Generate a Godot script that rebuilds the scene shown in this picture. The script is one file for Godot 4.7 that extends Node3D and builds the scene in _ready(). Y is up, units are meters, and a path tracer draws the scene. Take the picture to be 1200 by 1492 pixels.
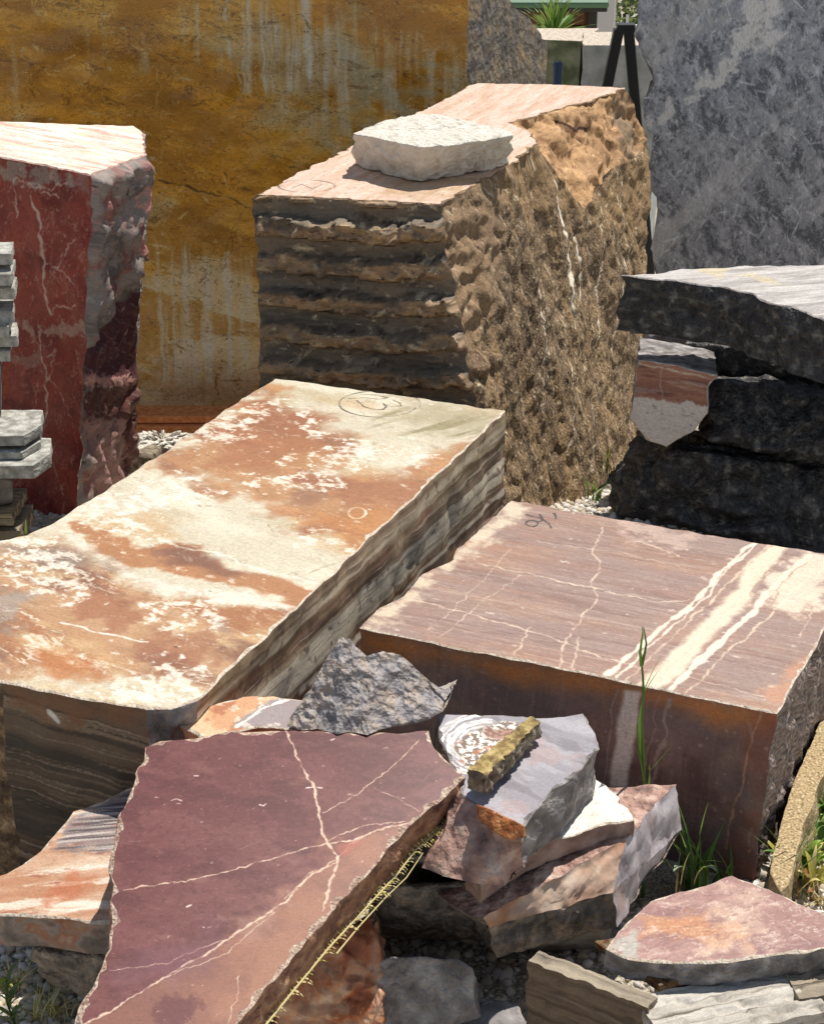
extends Node3D
# A stone yard: sawn onyx and marble blocks, broken slabs in front, in hard sun from behind on the right.

const EYE := 2.2            # camera height above the ground by the near blocks
const PITCH := 23.9         # degrees down
const LENS := 2430.0        # focal length in pixels of the 1200 x 1492 photograph


class Cam:
	static func ray(px: float, py: float) -> Vector3:
		var d := Vector3((px - 600.0) / LENS, (746.0 - py) / LENS, -1.0)
		return d.rotated(Vector3.RIGHT, -deg_to_rad(PITCH))
	static func at_y(px: float, py: float, y: float) -> Vector3:
		var d := ray(px, py)
		return Vector3(0, EYE, 0) + d * ((y - EYE) / d.y)
	static func at_z(px: float, py: float, z: float) -> Vector3:
		var d := ray(px, py)
		return Vector3(0, EYE, 0) + d * (z / d.z)
	static func on(px: float, py: float, o: Vector3, n: Vector3) -> Vector3:
		var d := ray(px, py)
		return Vector3(0, EYE, 0) + d * ((o - Vector3(0, EYE, 0)).dot(n) / d.dot(n))


# ---------------------------------------------------------------- painted stone faces, in metres along the face
class Canvas:
	var o: Vector3
	var u: Vector3
	var v: Vector3
	var n: Vector3
	var w: float
	var h: float
	var nx: int
	var ny: int
	var col := PackedColorArray()
	var msk := PackedFloat32Array()
	var mats: Array = []

	func _init(pts: PackedVector3Array, ppm: float) -> void:
		n = Vector3.ZERO
		for i in pts.size():
			n += pts[i].cross(pts[(i + 1) % pts.size()])
		n = n.normalized()
		u = (pts[1] - pts[0])
		u = (u - n * u.dot(n)).normalized()
		v = n.cross(u)
		var lo := Vector2(1e9, 1e9)
		var hi := -lo
		for p in pts:
			var q := Vector2((p - pts[0]).dot(u), (p - pts[0]).dot(v))
			lo = lo.min(q)
			hi = hi.max(q)
		lo -= Vector2(.03, .03)
		hi += Vector2(.03, .03)
		o = pts[0] + u * lo.x + v * lo.y
		w = hi.x - lo.x
		h = hi.y - lo.y
		nx = clampi(int(w * ppm), 32, 1400)
		ny = clampi(int(h * ppm), 32, 1400)

	func uv(p: Vector3) -> Vector2:
		return Vector2((p - o).dot(u) / w, (p - o).dot(v) / h)

	func m2(p: Vector3) -> Vector2:
		return Vector2((p - o).dot(u), (p - o).dot(v))

	func pix(px: float, py: float) -> Vector2:
		return m2(Cam.on(px, py, o, n))

	func pixs(flat: Array) -> PackedVector2Array:
		var r := PackedVector2Array()
		for i in range(0, flat.size(), 2):
			r.append(pix(flat[i], flat[i + 1]))
		return r

	func dir(ax: float, ay: float, bx: float, by: float) -> float:
		return (pix(bx, by) - pix(ax, ay)).angle()

	func fill(c: String) -> void:
		col.resize(nx * ny)
		col.fill(Color(c))

	func fbm(f: float, oct: int, sd: int, kind := 0, warp := 0.0) -> FastNoiseLite:
		var q := FastNoiseLite.new()
		q.seed = sd
		q.noise_type = FastNoiseLite.TYPE_CELLULAR if kind == 2 else FastNoiseLite.TYPE_SIMPLEX_SMOOTH
		q.frequency = f
		q.fractal_octaves = oct
		q.fractal_gain = gain
		q.fractal_type = FastNoiseLite.FRACTAL_RIDGED if kind == 1 else FastNoiseLite.FRACTAL_FBM
		if oct < 2:
			q.fractal_type = FastNoiseLite.FRACTAL_NONE
		if warp > 0.0:
			q.domain_warp_enabled = true
			q.domain_warp_amplitude = warp
			q.domain_warp_frequency = f * .7
			q.domain_warp_fractal_octaves = 3
		return q

	# c laid over where the noise passes from lo to hi, or, with line, along the contour at lo, line wide; sx, sy squeeze it along and across the direction ang
	func noise(c: String, f: float, lo: float, hi: float, a := 1.0, sd := 1, ang := 0.0, sx := 1.0, sy := 1.0, oct := 5, kind := 0, warp := 0.0, line := 0.0) -> void:
		var q := fbm(f, oct, sd, kind, warp)
		var cc := Color(c)
		var ca := cos(ang)
		var sa := sin(ang)
		var dx := w / nx
		var dy := h / ny
		var k := 1.0 / (hi - lo)
		var masked := msk.size() > 0
		var i := 0
		for yy in ny:
			var y := yy * dy
			for xx in nx:
				var mm := a
				if masked:
					mm *= msk[i]
				if mm > .004:
					var x := xx * dx
					var t := (q.get_noise_2d((x * ca + y * sa) * sx, (y * ca - x * sa) * sy) * .5 + .5 - lo) * k
					if line > 0.0:
						t = 1.0 - absf(t) * (hi - lo) / line
					if t > 0.0:
						t = minf(t, 1.0)
						col[i] = col[i].lerp(cc, t * t * (3.0 - 2.0 * t) * mm)
				i += 1

	# limits what follows to a polygon with a ragged border
	func mask(poly: PackedVector2Array, soft := .02, rag := .05, f := 9.0, sd := 3) -> void:
		var st := 4
		var lx := maxi(2, nx / st)
		var ly := maxi(2, ny / st)
		var im := Image.create(lx, ly, false, Image.FORMAT_RF)
		var m := poly.size()
		for yy in ly:
			for xx in lx:
				var p := Vector2((xx + .5) / lx * w, (yy + .5) / ly * h)
				var d := 1e9
				for j in m:
					d = minf(d, p.distance_squared_to(Geometry2D.get_closest_point_to_segment(p, poly[j], poly[(j + 1) % m])))
				d = sqrt(d)
				im.set_pixel(xx, yy, Color(d if Geometry2D.is_point_in_polygon(p, poly) else -d, 0, 0))
		im.resize(nx, ny, Image.INTERPOLATE_BILINEAR)
		msk = im.get_data().to_float32_array()
		var q := fbm(f, 5, sd)
		var i := 0
		for yy in ny:
			for xx in nx:
				var t := msk[i]
				if t > -rag * 2.0 - soft:
					t = clampf((t + q.get_noise_2d(xx * w / nx, yy * h / ny) * rag * 2.0) / soft * .5 + .5, 0.0, 1.0)
					msk[i] = t * t * (3.0 - 2.0 * t)
				else:
					msk[i] = 0.0
				i += 1

	func all() -> void:
		msk = PackedFloat32Array()

	func flat(c: String, a := 1.0) -> void:
		var cc := Color(c)
		for i in col.size():
			var t := (msk[i] if msk.size() else 1.0) * a
			if t > .004:
				col[i] = col[i].lerp(cc, t)

	func area(flat_px: Array, c: String, a := 1.0, soft := .02, rag := .05, f := 9.0, sd := 3) -> void:
		mask(pixs(flat_px), soft, rag, f, sd)
		flat(c, a)
		all()

	# a vein along points, width in metres, wandering by jit metres, fading in and out along its way
	func vein(pts: PackedVector2Array, wd: float, c: String, a := 1.0, jit := .01, sd := 5, jf := 12.0) -> void:
		var q := fbm(jf, 5, sd)
		var cc := Color(c)
		var px := nx / w
		var s := 0.0
		var step := maxf(.5 / px, .0004)
		for k in pts.size() - 1:
			var A := pts[k]
			var B := pts[k + 1]
			var L := A.distance_to(B)
			if L < 1e-5:
				continue
			var nn := (B - A).orthogonal() / L
			var c0 := ceili(L / step)
			for j in c0:
				var t := float(j) / c0
				var sl := s + t * L
				var p := A.lerp(B, t) + nn * q.get_noise_2d(sl, sd * 3.7) * jit * 2.0
				var r := wd * .36 * clampf(1.0 + 1.7 * q.get_noise_2d(sl * 1.7, 50.0 + sd), .2, 2.4) * px
				var al := a * clampf(.75 + .9 * q.get_noise_2d(sl * 1.1, 90.0 + sd), .25, 1.0)
				if r < .55:
					al *= r / .55
					r = .55
				var X := p.x * px
				var Y := p.y * ny / h
				for yy in range(maxi(0, int(Y - r - 1)), mini(ny - 1, int(Y + r + 1)) + 1):
					for xx in range(maxi(0, int(X - r - 1)), mini(nx - 1, int(X + r + 1)) + 1):
						var dd := 1.0 - Vector2(xx + .5 - X, yy + .5 - Y).length() / (r + .6)
						if dd > 0.0:
							var i := yy * nx + xx
							col[i] = col[i].lerp(cc, minf(dd * 1.6, 1.0) * al * .5)
			s += L

	func pvein(flat_px: Array, wd: float, c: String, a := 1.0, jit := .006, sd := 5, jf := 12.0) -> void:
		vein(pixs(flat_px), wd, c, a, jit, sd, jf)

	func ring(cx: float, cy: float, rx: float, ry: float, wd: float, c: String, a := 1.0) -> void:
		var f := []
		for k in 41:
			f.append(cx + rx * cos(k * TAU / 40.0 + .3) * (1.0 + .002 * k))
			f.append(cy + ry * sin(k * TAU / 40.0 + .3))
		pvein(f, wd, c, a, .001, 7, 4.0)

	# ragged flecks scattered at random: chips, specks, white crusts
	func dabs(count: int, r0: float, r1: float, c: String, a := 1.0, sd := 1, stretch := 1.6, ang := 0.0) -> void:
		var g := RandomNumberGenerator.new()
		g.seed = sd
		var cc := Color(c)
		for k in count:
			var p := Vector2(g.randf() * w, g.randf() * h)
			var keep := g.randf()
			var r := (r0 + (r1 - r0) * pow(g.randf(), 3.0)) * .6
			var L := r * (1.0 + g.randf() * stretch)
			var an := ang + g.randfn(0.0, .5)
			var al := a * g.randf_range(.35, 1.0)
			if msk.size() and keep > msk[clampi(int(p.y / h * ny), 0, ny - 1) * nx + clampi(int(p.x / w * nx), 0, nx - 1)]:
				continue
			var q := fbm(.9 / r, 3, sd + k)
			var ca := cos(an)
			var sa := sin(an)
			for yy in range(maxi(0, int((p.y - L * 1.6) / h * ny)), mini(ny - 1, int((p.y + L * 1.6) / h * ny)) + 1):
				for xx in range(maxi(0, int((p.x - L * 1.6) / w * nx)), mini(nx - 1, int((p.x + L * 1.6) / w * nx)) + 1):
					var d := Vector2((xx + .5) * w / nx, (yy + .5) * h / ny) - p
					var e := Vector2((d.x * ca + d.y * sa) / L, (d.y * ca - d.x * sa) / r).length() + q.get_noise_2dv(d) * 1.1
					if e < 1.0:
						var i := yy * nx + xx
						col[i] = col[i].lerp(cc, minf((1.0 - e) * 2.2, 1.0) * al)

	func done() -> void:
		var b := PackedByteArray()
		b.resize(nx * ny * 3)
		var j := 0
		var g := RandomNumberGenerator.new()
		g.seed = nx * 7 + ny
		var last := 0.0
		for i in nx * ny:
			last = last * .45 + (g.randf() - .5) * grain
			var c := col[i] * (1.0 + last)
			b[j] = c.r8
			b[j + 1] = c.g8
			b[j + 2] = c.b8
			j += 3
		var im := Image.create_from_data(nx, ny, false, Image.FORMAT_RGB8, b)
		col = PackedColorArray()
		msk = col_none()
		picture = im

	func col_none() -> PackedFloat32Array:
		return PackedFloat32Array()

	var picture: Image
	var grain := .14
	var gain := .62


# ---------------------------------------------------------------- a stone put together from faces that share their edges
class Stone:
	static var bent := FastNoiseLite.new()

	# flat breaks with sharp creases: folded waves in several directions, about k to the metre, between -1 and 1
	static func facet(p: Vector3, k: float, sd: float) -> float:
		var t := 0.0
		var w := 0.0
		for i in 4:
			var d := Vector3(sin(sd * 1.7 + i * 2.1), cos(sd * 2.3 + i * 1.3), sin(sd * .9 + i * 3.7)).normalized()
			var x := p.dot(d) * k * (.6 + .35 * i) + 2.2 * bent.get_noise_3dv(p * (k * .35) + Vector3(i * 13.0, sd, 0)) + sd * .37
			var am := 1.0 / (1.0 + .7 * i)
			t += (absf(x - roundf(x)) * 4.0 - 1.0) * am
			w += am
		return t / w

	var surf := {}
	var mid := Vector3.ZERO
	var jag := .004
	var up := Vector3.UP
	var seg := .03
	var q := FastNoiseLite.new()
	var q2 := FastNoiseLite.new()

	func _init(middle: Vector3, ragged := .004, segment := .03, sd := 1, jf := 9.0, upwards := Vector3.UP) -> void:
		mid = middle
		jag = ragged
		seg = segment
		up = upwards
		for z in [q, q2]:
			z.noise_type = FastNoiseLite.TYPE_SIMPLEX_SMOOTH
			z.seed = sd
			z.fractal_octaves = 4
			z.frequency = jf
		q2.frequency = 1.0
		q2.fractal_octaves = 3

	func jit(p: Vector3) -> Vector3:
		if jag <= 0.0:
			return p
		var d := Vector3(q.get_noise_3dv(p), q.get_noise_3dv(p + Vector3(37, 0, 0)), q.get_noise_3dv(p + Vector3(0, 0, 71))) * jag * 2.5
		return p + d - up * d.dot(up)

	func into(m: Material) -> Dictionary:
		if not surf.has(m):
			surf[m] = {"v": PackedVector3Array(), "n": PackedVector3Array(), "t": PackedVector2Array(), "i": PackedInt32Array()}
		return surf[m]

	static func split(pts: PackedVector3Array, sg: float, closed := false) -> PackedVector3Array:
		var r := PackedVector3Array()
		var m := pts.size()
		for k in (m if closed else m - 1):
			var a := pts[k]
			var b := pts[(k + 1) % m]
			var c := maxi(1, ceili(a.distance_to(b) / sg))
			for j in c:
				r.append(a.lerp(b, float(j) / c))
		if not closed:
			r.append(pts[m - 1])
		return r

	# a face between two lines of equal point count; relief amp, extra is called with (along, down, point) and gives metres outwards
	func loft(top: Array, bot: Array, m: Material, cv: Canvas = null, amp := 0.0, f := 7.0, rows := 0, extra = null, keep := .05, fine := .4) -> void:
		var T := PackedVector3Array()
		var B := PackedVector3Array()
		for k in top.size() - 1:
			var c := maxi(1, ceili(top[k].distance_to(top[k + 1]) / seg))
			for j in c:
				T.append(top[k].lerp(top[k + 1], float(j) / c))
				B.append(bot[k].lerp(bot[k + 1], float(j) / c))
		T.append(top[-1])
		B.append(bot[-1])
		var nu := T.size()
		var hh := 0.0
		for k in nu:
			hh = maxf(hh, T[k].distance_to(B[k]))
		var nv: int = rows if rows > 0 else maxi(1, ceili(hh / seg))
		var nrm: Vector3 = (T[nu - 1] - T[0]).cross(B[nu / 2] - T[nu / 2])
		if nrm.length() < 1e-7:
			nrm = (B[nu - 1] - B[0]).cross(B[nu / 2] - T[nu / 2])
		nrm = nrm.normalized()
		var cen: Vector3 = (T[nu / 2] + B[nu / 2]) * .5
		var flip := nrm.dot(cen - mid) < 0.0
		if flip:
			nrm = -nrm
		var L := 0.0
		for k in nu - 1:
			L += T[k].distance_to(T[k + 1]) * .5 + B[k].distance_to(B[k + 1]) * .5
		var d := into(m)
		var base: int = d.v.size()
		var P := PackedVector3Array()
		P.resize(nu * (nv + 1))
		var UV := PackedVector2Array()
		UV.resize(P.size())
		for r in nv + 1:
			var tv := float(r) / nv
			for k in nu:
				var p := T[k].lerp(B[k], tv)
				var tu := float(k) / (nu - 1)
				var fade := minf(1.0, minf(minf(tu, 1.0 - tu) * L, minf(tv, 1.0 - tv) * hh) / keep)
				fade = sqrt(fade)
				var x := 0.0
				if amp > 0.0 and fade > 0.0:
					x = (q2.get_noise_3dv(p * f) + fine * q2.get_noise_3dv(p * f * 5.0)) * amp * fade * 1.6
				if extra != null:
					x += extra.call(tu, tv, p) * fade
				P[r * nu + k] = jit(p) + nrm * x
				UV[r * nu + k] = cv.uv(p) if cv else Vector2(tu, tv)
		var N := PackedVector3Array()
		N.resize(P.size())
		var I := PackedInt32Array()
		for r in nv:
			for k in nu - 1:
				var a := r * nu + k
				var b := a + 1
				var c2 := a + nu
				var e := c2 + 1
				var n1 := (P[b] - P[a]).cross(P[c2] - P[a])
				var n2 := (P[e] - P[b]).cross(P[c2] - P[b])
				if n1.dot(nrm) < 0.0 and n2.dot(nrm) < 0.0 or (n1 + n2).dot(nrm) < 0.0:
					n1 = -n1
					n2 = -n2
				N[a] += n1
				N[b] += n1 + n2
				N[c2] += n1 + n2
				N[e] += n2
				if (P[b] - P[a]).cross(P[c2] - P[a]).dot(nrm) < 0.0:
					I.append_array([base + a, base + b, base + c2, base + b, base + e, base + c2])
				else:
					I.append_array([base + a, base + c2, base + b, base + b, base + c2, base + e])
		for k in N.size():
			N[k] = N[k].normalized() if N[k].length() > 1e-12 else nrm
		d.v.append_array(P)
		d.n.append_array(N)
		d.t.append_array(UV)
		d.i.append_array(I)

	func quad(a: Vector3, b: Vector3, c: Vector3, e: Vector3, m: Material, cv: Canvas = null, amp := 0.0, f := 7.0, extra = null, keep := .05, fine := .4) -> void:
		loft([a, b], [e, c], m, cv, amp, f, 0, extra, keep, fine)

	# a flat many-cornered face with a chipped rim bev metres wide
	func ngon(pts: Array, m: Material, cv: Canvas = null, bev := 0.0, rim: Material = null, lift := .003) -> void:
		var nrm := Vector3.ZERO
		for i in pts.size():
			nrm += (pts[i] - mid).cross(pts[(i + 1) % pts.size()] - mid)
		nrm = nrm.normalized()
		var cen := Vector3.ZERO
		for p in pts:
			cen += p / pts.size()
		var ring := split(PackedVector3Array(pts), seg, true)
		if nrm.dot(cen - mid) < 0.0:
			ring.reverse()
			nrm = -nrm
		var mm := ring.size()
		var raw := ring.duplicate()
		for i in mm:
			ring[i] = jit(ring[i])
		var inner := ring.duplicate()
		if bev > 0.0:
			for i in mm:
				var t := (ring[(i + 1) % mm] - ring[(i + mm - 1) % mm]).normalized()
				var inw := nrm.cross(t)
				var k: float = clampf(.45 + 1.3 * q.get_noise_3dv(raw[i] * 3.1 + Vector3(9, 9, 9)), .12, 1.6)
				inner[i] = ring[i] + inw * bev * k + nrm * lift
			var d2 := into(rim if rim else m)
			var b2: int = d2.v.size()
			for i in mm:
				var t2 := (ring[(i + 1) % mm] - ring[(i + mm - 1) % mm]).normalized()
				var nn := (nrm - nrm.cross(t2) * .7).normalized()
				d2.v.append_array([ring[i], inner[i]])
				d2.n.append_array([nn, (nn + nrm).normalized()])
				d2.t.append_array([cv.uv(raw[i]) if cv else Vector2.ZERO, cv.uv(raw[i]) if cv else Vector2.ZERO])
				var j := (i + 1) % mm
				d2.i.append_array([b2 + 2 * i, b2 + 2 * i + 1, b2 + 2 * j, b2 + 2 * j, b2 + 2 * i + 1, b2 + 2 * j + 1])
		var uu := (ring[1] - ring[0]).normalized()
		uu = (uu - nrm * uu.dot(nrm)).normalized()
		var vv := nrm.cross(uu)
		var flat := PackedVector2Array()
		for p in inner:
			flat.append(Vector2((p - cen).dot(uu), (p - cen).dot(vv)))
		var tri := Geometry2D.triangulate_polygon(flat)
		var d := into(m)
		var b: int = d.v.size()
		for i in mm:
			d.v.append(inner[i])
			d.n.append(nrm)
			d.t.append(cv.uv(inner[i]) if cv else flat[i])
		for k in range(0, tri.size(), 3):
			var s := (flat[tri[k + 1]] - flat[tri[k]]).cross(flat[tri[k + 2]] - flat[tri[k]])
			d.i.append_array([b + tri[k], b + tri[k + 2], b + tri[k + 1]] if s > 0.0 else [b + tri[k], b + tri[k + 1], b + tri[k + 2]])

	func mesh(origin: Vector3) -> ArrayMesh:
		var am := ArrayMesh.new()
		for m in surf:
			var d: Dictionary = surf[m]
			var arr := []
			arr.resize(Mesh.ARRAY_MAX)
			var vv: PackedVector3Array = d.v
			for i in vv.size():
				vv[i] -= origin
			arr[Mesh.ARRAY_VERTEX] = vv
			arr[Mesh.ARRAY_NORMAL] = d.n
			arr[Mesh.ARRAY_TEX_UV] = d.t
			arr[Mesh.ARRAY_INDEX] = d.i
			am.add_surface_from_arrays(Mesh.PRIMITIVE_TRIANGLES, arr)
			am.surface_set_material(am.get_surface_count() - 1, m)
		return am


var taken := {}
var jobs: Array = []
var M := {}


func numbered(called: String) -> String:
	var k: int = taken.get(called, 0)
	taken[called] = k + 1
	return called if k == 0 else "%s_%03d" % [called, k]


func tag(o: Node, label: String, category: String, group := "") -> void:
	o.set_meta("kind", "thing")
	o.set_meta("label", label)
	o.set_meta("category", category)
	if group:
		o.set_meta("group", group)


func put_stone(s: Stone, called: String, label: String, category: String, group := "") -> MeshInstance3D:
	var lo := Vector3(1e9, 1e9, 1e9)
	var hi := -lo
	for m in s.surf:
		for p in s.surf[m].v:
			lo = lo.min(p)
			hi = hi.max(p)
	var org := Vector3((lo.x + hi.x) * .5, lo.y, (lo.z + hi.z) * .5)
	var o := MeshInstance3D.new()
	o.mesh = s.mesh(org)
	o.position = org
	o.name = numbered(called)
	add_child(o)
	tag(o, label, category, group)
	return o


func part(parent: Node3D, called: String, mesh: Mesh, m: Material, at := Transform3D()) -> MeshInstance3D:
	var o := MeshInstance3D.new()
	o.mesh = mesh
	if m:
		o.material_override = m
	o.transform = at
	o.name = called
	parent.add_child(o, true)
	return o


func base(called: String, at: Vector3, label: String, category: String, group := "") -> Node3D:
	var o := Node3D.new()
	o.name = numbered(called)
	add_child(o)
	o.position = at
	tag(o, label, category, group)
	return o


# a material whose colour is painted on canvas c by the callable paint
func painted(c: Canvas, paint: Callable, rough := .5, scatter := 0.0, spec := .5, relief := 0.0) -> StandardMaterial3D:
	var m := StandardMaterial3D.new()
	m.roughness = rough
	m.metallic_specular = spec
	m.texture_repeat = false
	if scatter > 0.0:
		m.subsurf_scatter_enabled = true
		m.subsurf_scatter_strength = scatter
	if relief > 0.0:
		m.heightmap_enabled = true
		m.heightmap_scale = relief
	c.mats.append(m)
	jobs.append([c, paint])
	return m


func run_jobs() -> void:
	var id := WorkerThreadPool.add_group_task(func(i: int) -> void:
		jobs[i][1].call(jobs[i][0])
		jobs[i][0].done(), jobs.size(), -1, true)
	WorkerThreadPool.wait_for_group_task_completion(id)
	for j in jobs:
		var t := ImageTexture.create_from_image(j[0].picture)
		for m in j[0].mats:
			m.albedo_texture = t
			if m.heightmap_enabled:
				m.heightmap_texture = t


func ramp(stops: Array) -> Gradient:
	var g := Gradient.new()
	var offs := PackedFloat32Array()
	var cols := PackedColorArray()
	for i in range(0, stops.size(), 2):
		offs.append(stops[i])
		cols.append(Color(stops[i + 1]))
	g.offsets = offs
	g.colors = cols
	return g


func noise_tex(f: float, sd: int, size := 512, stops := [], kind := 0, oct := 5) -> NoiseTexture2D:
	var q := FastNoiseLite.new()
	q.seed = sd
	q.frequency = f
	q.fractal_octaves = oct
	q.noise_type = FastNoiseLite.TYPE_CELLULAR if kind == 2 else FastNoiseLite.TYPE_SIMPLEX_SMOOTH
	if kind == 1:
		q.fractal_type = FastNoiseLite.FRACTAL_RIDGED
	var t := NoiseTexture2D.new()
	t.width = size
	t.height = size
	t.seamless = true
	t.noise = q
	if stops.size():
		t.color_ramp = ramp(stops)
	return t


# rough broken stone: speckled colour and fine relief, mapped by place
func rubble(stops: Array, sd: int, per_m := 2.5, relief := .5, rough := .85, f := .012, grain := 0) -> StandardMaterial3D:
	var m := StandardMaterial3D.new()
	m.albedo_texture = noise_tex(f, sd, 512, stops, grain, 6)
	m.uv1_triplanar = true
	m.uv1_scale = Vector3.ONE * per_m
	m.roughness = rough
	m.heightmap_enabled = true
	m.heightmap_texture = M.relief
	m.heightmap_scale = relief
	return m


func plain(c: String, rough := .7, metal := 0.0) -> StandardMaterial3D:
	var m := StandardMaterial3D.new()
	m.albedo_color = Color(c)
	m.roughness = rough
	m.metallic = metal
	return m


# a slab or block from its upper outline; drop is the thickness; sides: one [material, relief, canvas or null] or one for each edge
func prism(called: String, label: String, cat: String, top: Array, drop: Variant, top_m: Material, top_cv: Canvas, sides: Array, jag := .004, bev := .006, rim: Material = null, seg := .03, sd := 1, grp := "", spread := 0.0) -> MeshInstance3D:
	var mid := Vector3.ZERO
	for p in top:
		mid += p / top.size()
	var nrm := Vector3.ZERO
	for i in top.size():
		nrm += (top[i] - mid).cross(top[(i + 1) % top.size()] - mid)
	nrm = nrm.normalized()
	if nrm.y < 0.0:
		nrm = -nrm
	var bot := []
	for i in top.size():
		var b: Vector3
		if drop is Array:
			b = drop[i]
		else:
			b = top[i] - nrm * drop
			var away: Vector3 = top[i] - mid
			b += away.normalized() * spread
		bot.append(b)
	var cen := mid * .5
	for b in bot:
		cen += b / bot.size() * .5
	var s := Stone.new(cen, jag, seg, sd, 9.0, nrm)
	s.ngon(top, top_m, top_cv, bev, rim if rim else top_m)
	for i in top.size():
		var j := (i + 1) % top.size()
		var e: Array = sides[i] if sides.size() > 1 else sides[0]
		s.quad(top[i], top[j], bot[j], bot[i], e[0], e[2] if e.size() > 2 else null, e[1], e[3] if e.size() > 3 else 9.0)
	s.ngon(bot, sides[0][0])
	return put_stone(s, called, label, cat, grp)


# a broken rock: the hull of points, rounded by k, roughened
func rock(called: String, label: String, cat: String, pts: Array, m: Material, res := 36, amp := .012, f := 9.0, k := 26.0, sd := 1, facet := 0.0, grp := "", dom := Vector3.ONE) -> MeshInstance3D:
	var cen := Vector3.ZERO
	var lo := Vector3(1e9, 1e9, 1e9)
	var hi := -lo
	for p in pts:
		cen += p / pts.size()
		lo = lo.min(p)
		hi = hi.max(p)
	var ext := (hi - lo) * .5
	var planes := []
	var c := pts.size()
	for a in c:
		for b in range(a + 1, c):
			for e in range(b + 1, c):
				var nn: Vector3 = (pts[b] - pts[a]).cross(pts[e] - pts[a])
				if nn.length() < 1e-7:
					continue
				nn = nn.normalized()
				var hgt := nn.dot(pts[a] - cen)
				if hgt < 0.0:
					nn = -nn
					hgt = -hgt
				var ok := true
				for p in pts:
					if nn.dot(p - cen) > hgt + 1e-4:
						ok = false
						break
				if ok and hgt > 1e-4:
					var dup := false
					for pl in planes:
						if pl.dot(nn / hgt) > .9995 * pl.length() * (nn / hgt).length():
							dup = true
					if not dup:
						planes.append(nn / hgt)
	var q := FastNoiseLite.new()
	q.seed = sd
	q.fractal_octaves = 4
	q.frequency = f
	q.noise_type = FastNoiseLite.TYPE_SIMPLEX_SMOOTH
	var qc := FastNoiseLite.new()
	qc.seed = sd + 9
	qc.frequency = f * .9
	qc.noise_type = FastNoiseLite.TYPE_CELLULAR
	qc.cellular_return_type = FastNoiseLite.RETURN_DISTANCE2_SUB
	var st := Stone.new(cen, 0.0)
	var faces := [[Vector3.RIGHT, Vector3.UP], [Vector3.LEFT, Vector3.UP], [Vector3.UP, Vector3.BACK], [Vector3.DOWN, Vector3.BACK], [Vector3.BACK, Vector3.UP], [Vector3.FORWARD, Vector3.UP]]
	for fc in faces:
		var z: Vector3 = fc[0]
		var y: Vector3 = fc[1]
		var x := y.cross(z)
		var P := PackedVector3Array()
		for r in res + 1:
			for s in res + 1:
				var dd: Vector3 = z + x * tan((float(s) / res - .5) * PI * .5) + y * tan((float(r) / res - .5) * PI * .5)
				dd = dd * ext
				var t := 0.0
				for pl in planes:
					var g: float = pl.dot(dd)
					if g > 0.0:
						t += pow(g, k)
				var p := dd / pow(t, 1.0 / k)
				var dn := dd.normalized()
				p += dn * (q.get_noise_3dv(p * dom) * amp * 1.6)
				if facet > 0.0:
					p += dn * Stone.facet((p + cen) * dom, f, float(sd)) * facet
				P.append(p + cen)
		var d := st.into(m)
		var b0: int = d.v.size()
		var N := PackedVector3Array()
		N.resize(P.size())
		for r in res:
			for s in res:
				var a := r * (res + 1) + s
				var b := a + 1
				var e := a + res + 1
				var g := e + 1
				var n1 := (P[b] - P[a]).cross(P[e] - P[a])
				var n2 := (P[g] - P[b]).cross(P[e] - P[b])
				var sgn := 1.0 if n1.dot(P[a] - cen) > 0.0 else -1.0
				N[a] += n1 * sgn
				N[b] += (n1 + n2) * sgn
				N[e] += (n1 + n2) * sgn
				N[g] += n2 * sgn
				if sgn > 0.0:
					d.i.append_array([b0 + a, b0 + e, b0 + b, b0 + b, b0 + e, b0 + g])
				else:
					d.i.append_array([b0 + a, b0 + b, b0 + e, b0 + b, b0 + g, b0 + e])
		for i in N.size():
			N[i] = N[i].normalized()
			d.t.append(Vector2.ZERO)
		d.v.append_array(P)
		d.n.append_array(N)
	return put_stone(st, called, label, cat, grp)


func ground_y(z: float) -> float:
	var zs := [-4.9, -7.3, -13.0, -22.0]
	var ys := [0.0, -.70, -1.8, -2.4]
	if z >= zs[0]:
		return 0.0
	for i in 3:
		if z >= zs[i + 1]:
			return lerpf(ys[i], ys[i + 1], (zs[i] - z) / (zs[i] - zs[i + 1]))
	return ys[3]


func tube(pts: Array, r0: float, r1: float, sides := 6) -> ArrayMesh:
	var st := SurfaceTool.new()
	st.begin(Mesh.PRIMITIVE_TRIANGLES)
	var c := pts.size()
	var x := Vector3.ZERO
	for k in c:
		var t: Vector3 = (pts[mini(k + 1, c - 1)] - pts[maxi(k - 1, 0)]).normalized()
		if k == 0:
			x = t.cross(Vector3(.31, .2, .9)).normalized()
		x = (x - t * x.dot(t)).normalized()
		var y := t.cross(x)
		var r := lerpf(r0, r1, float(k) / (c - 1))
		for j in sides:
			var a := TAU * j / sides
			var d := x * cos(a) + y * sin(a)
			st.set_normal(d)
			st.add_vertex(pts[k] + d * r)
	for k in c - 1:
		for j in sides:
			var a := k * sides + j
			var b := k * sides + (j + 1) % sides
			for i in [a, a + sides, b, b, a + sides, b + sides]:
				st.add_index(i)
	for j in range(1, sides - 1):
		for i in [0, j + 1, j]:
			st.add_index(i)
		var e := (c - 1) * sides
		for i in [e, e + j, e + j + 1]:
			st.add_index(i)
	return st.commit()


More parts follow.
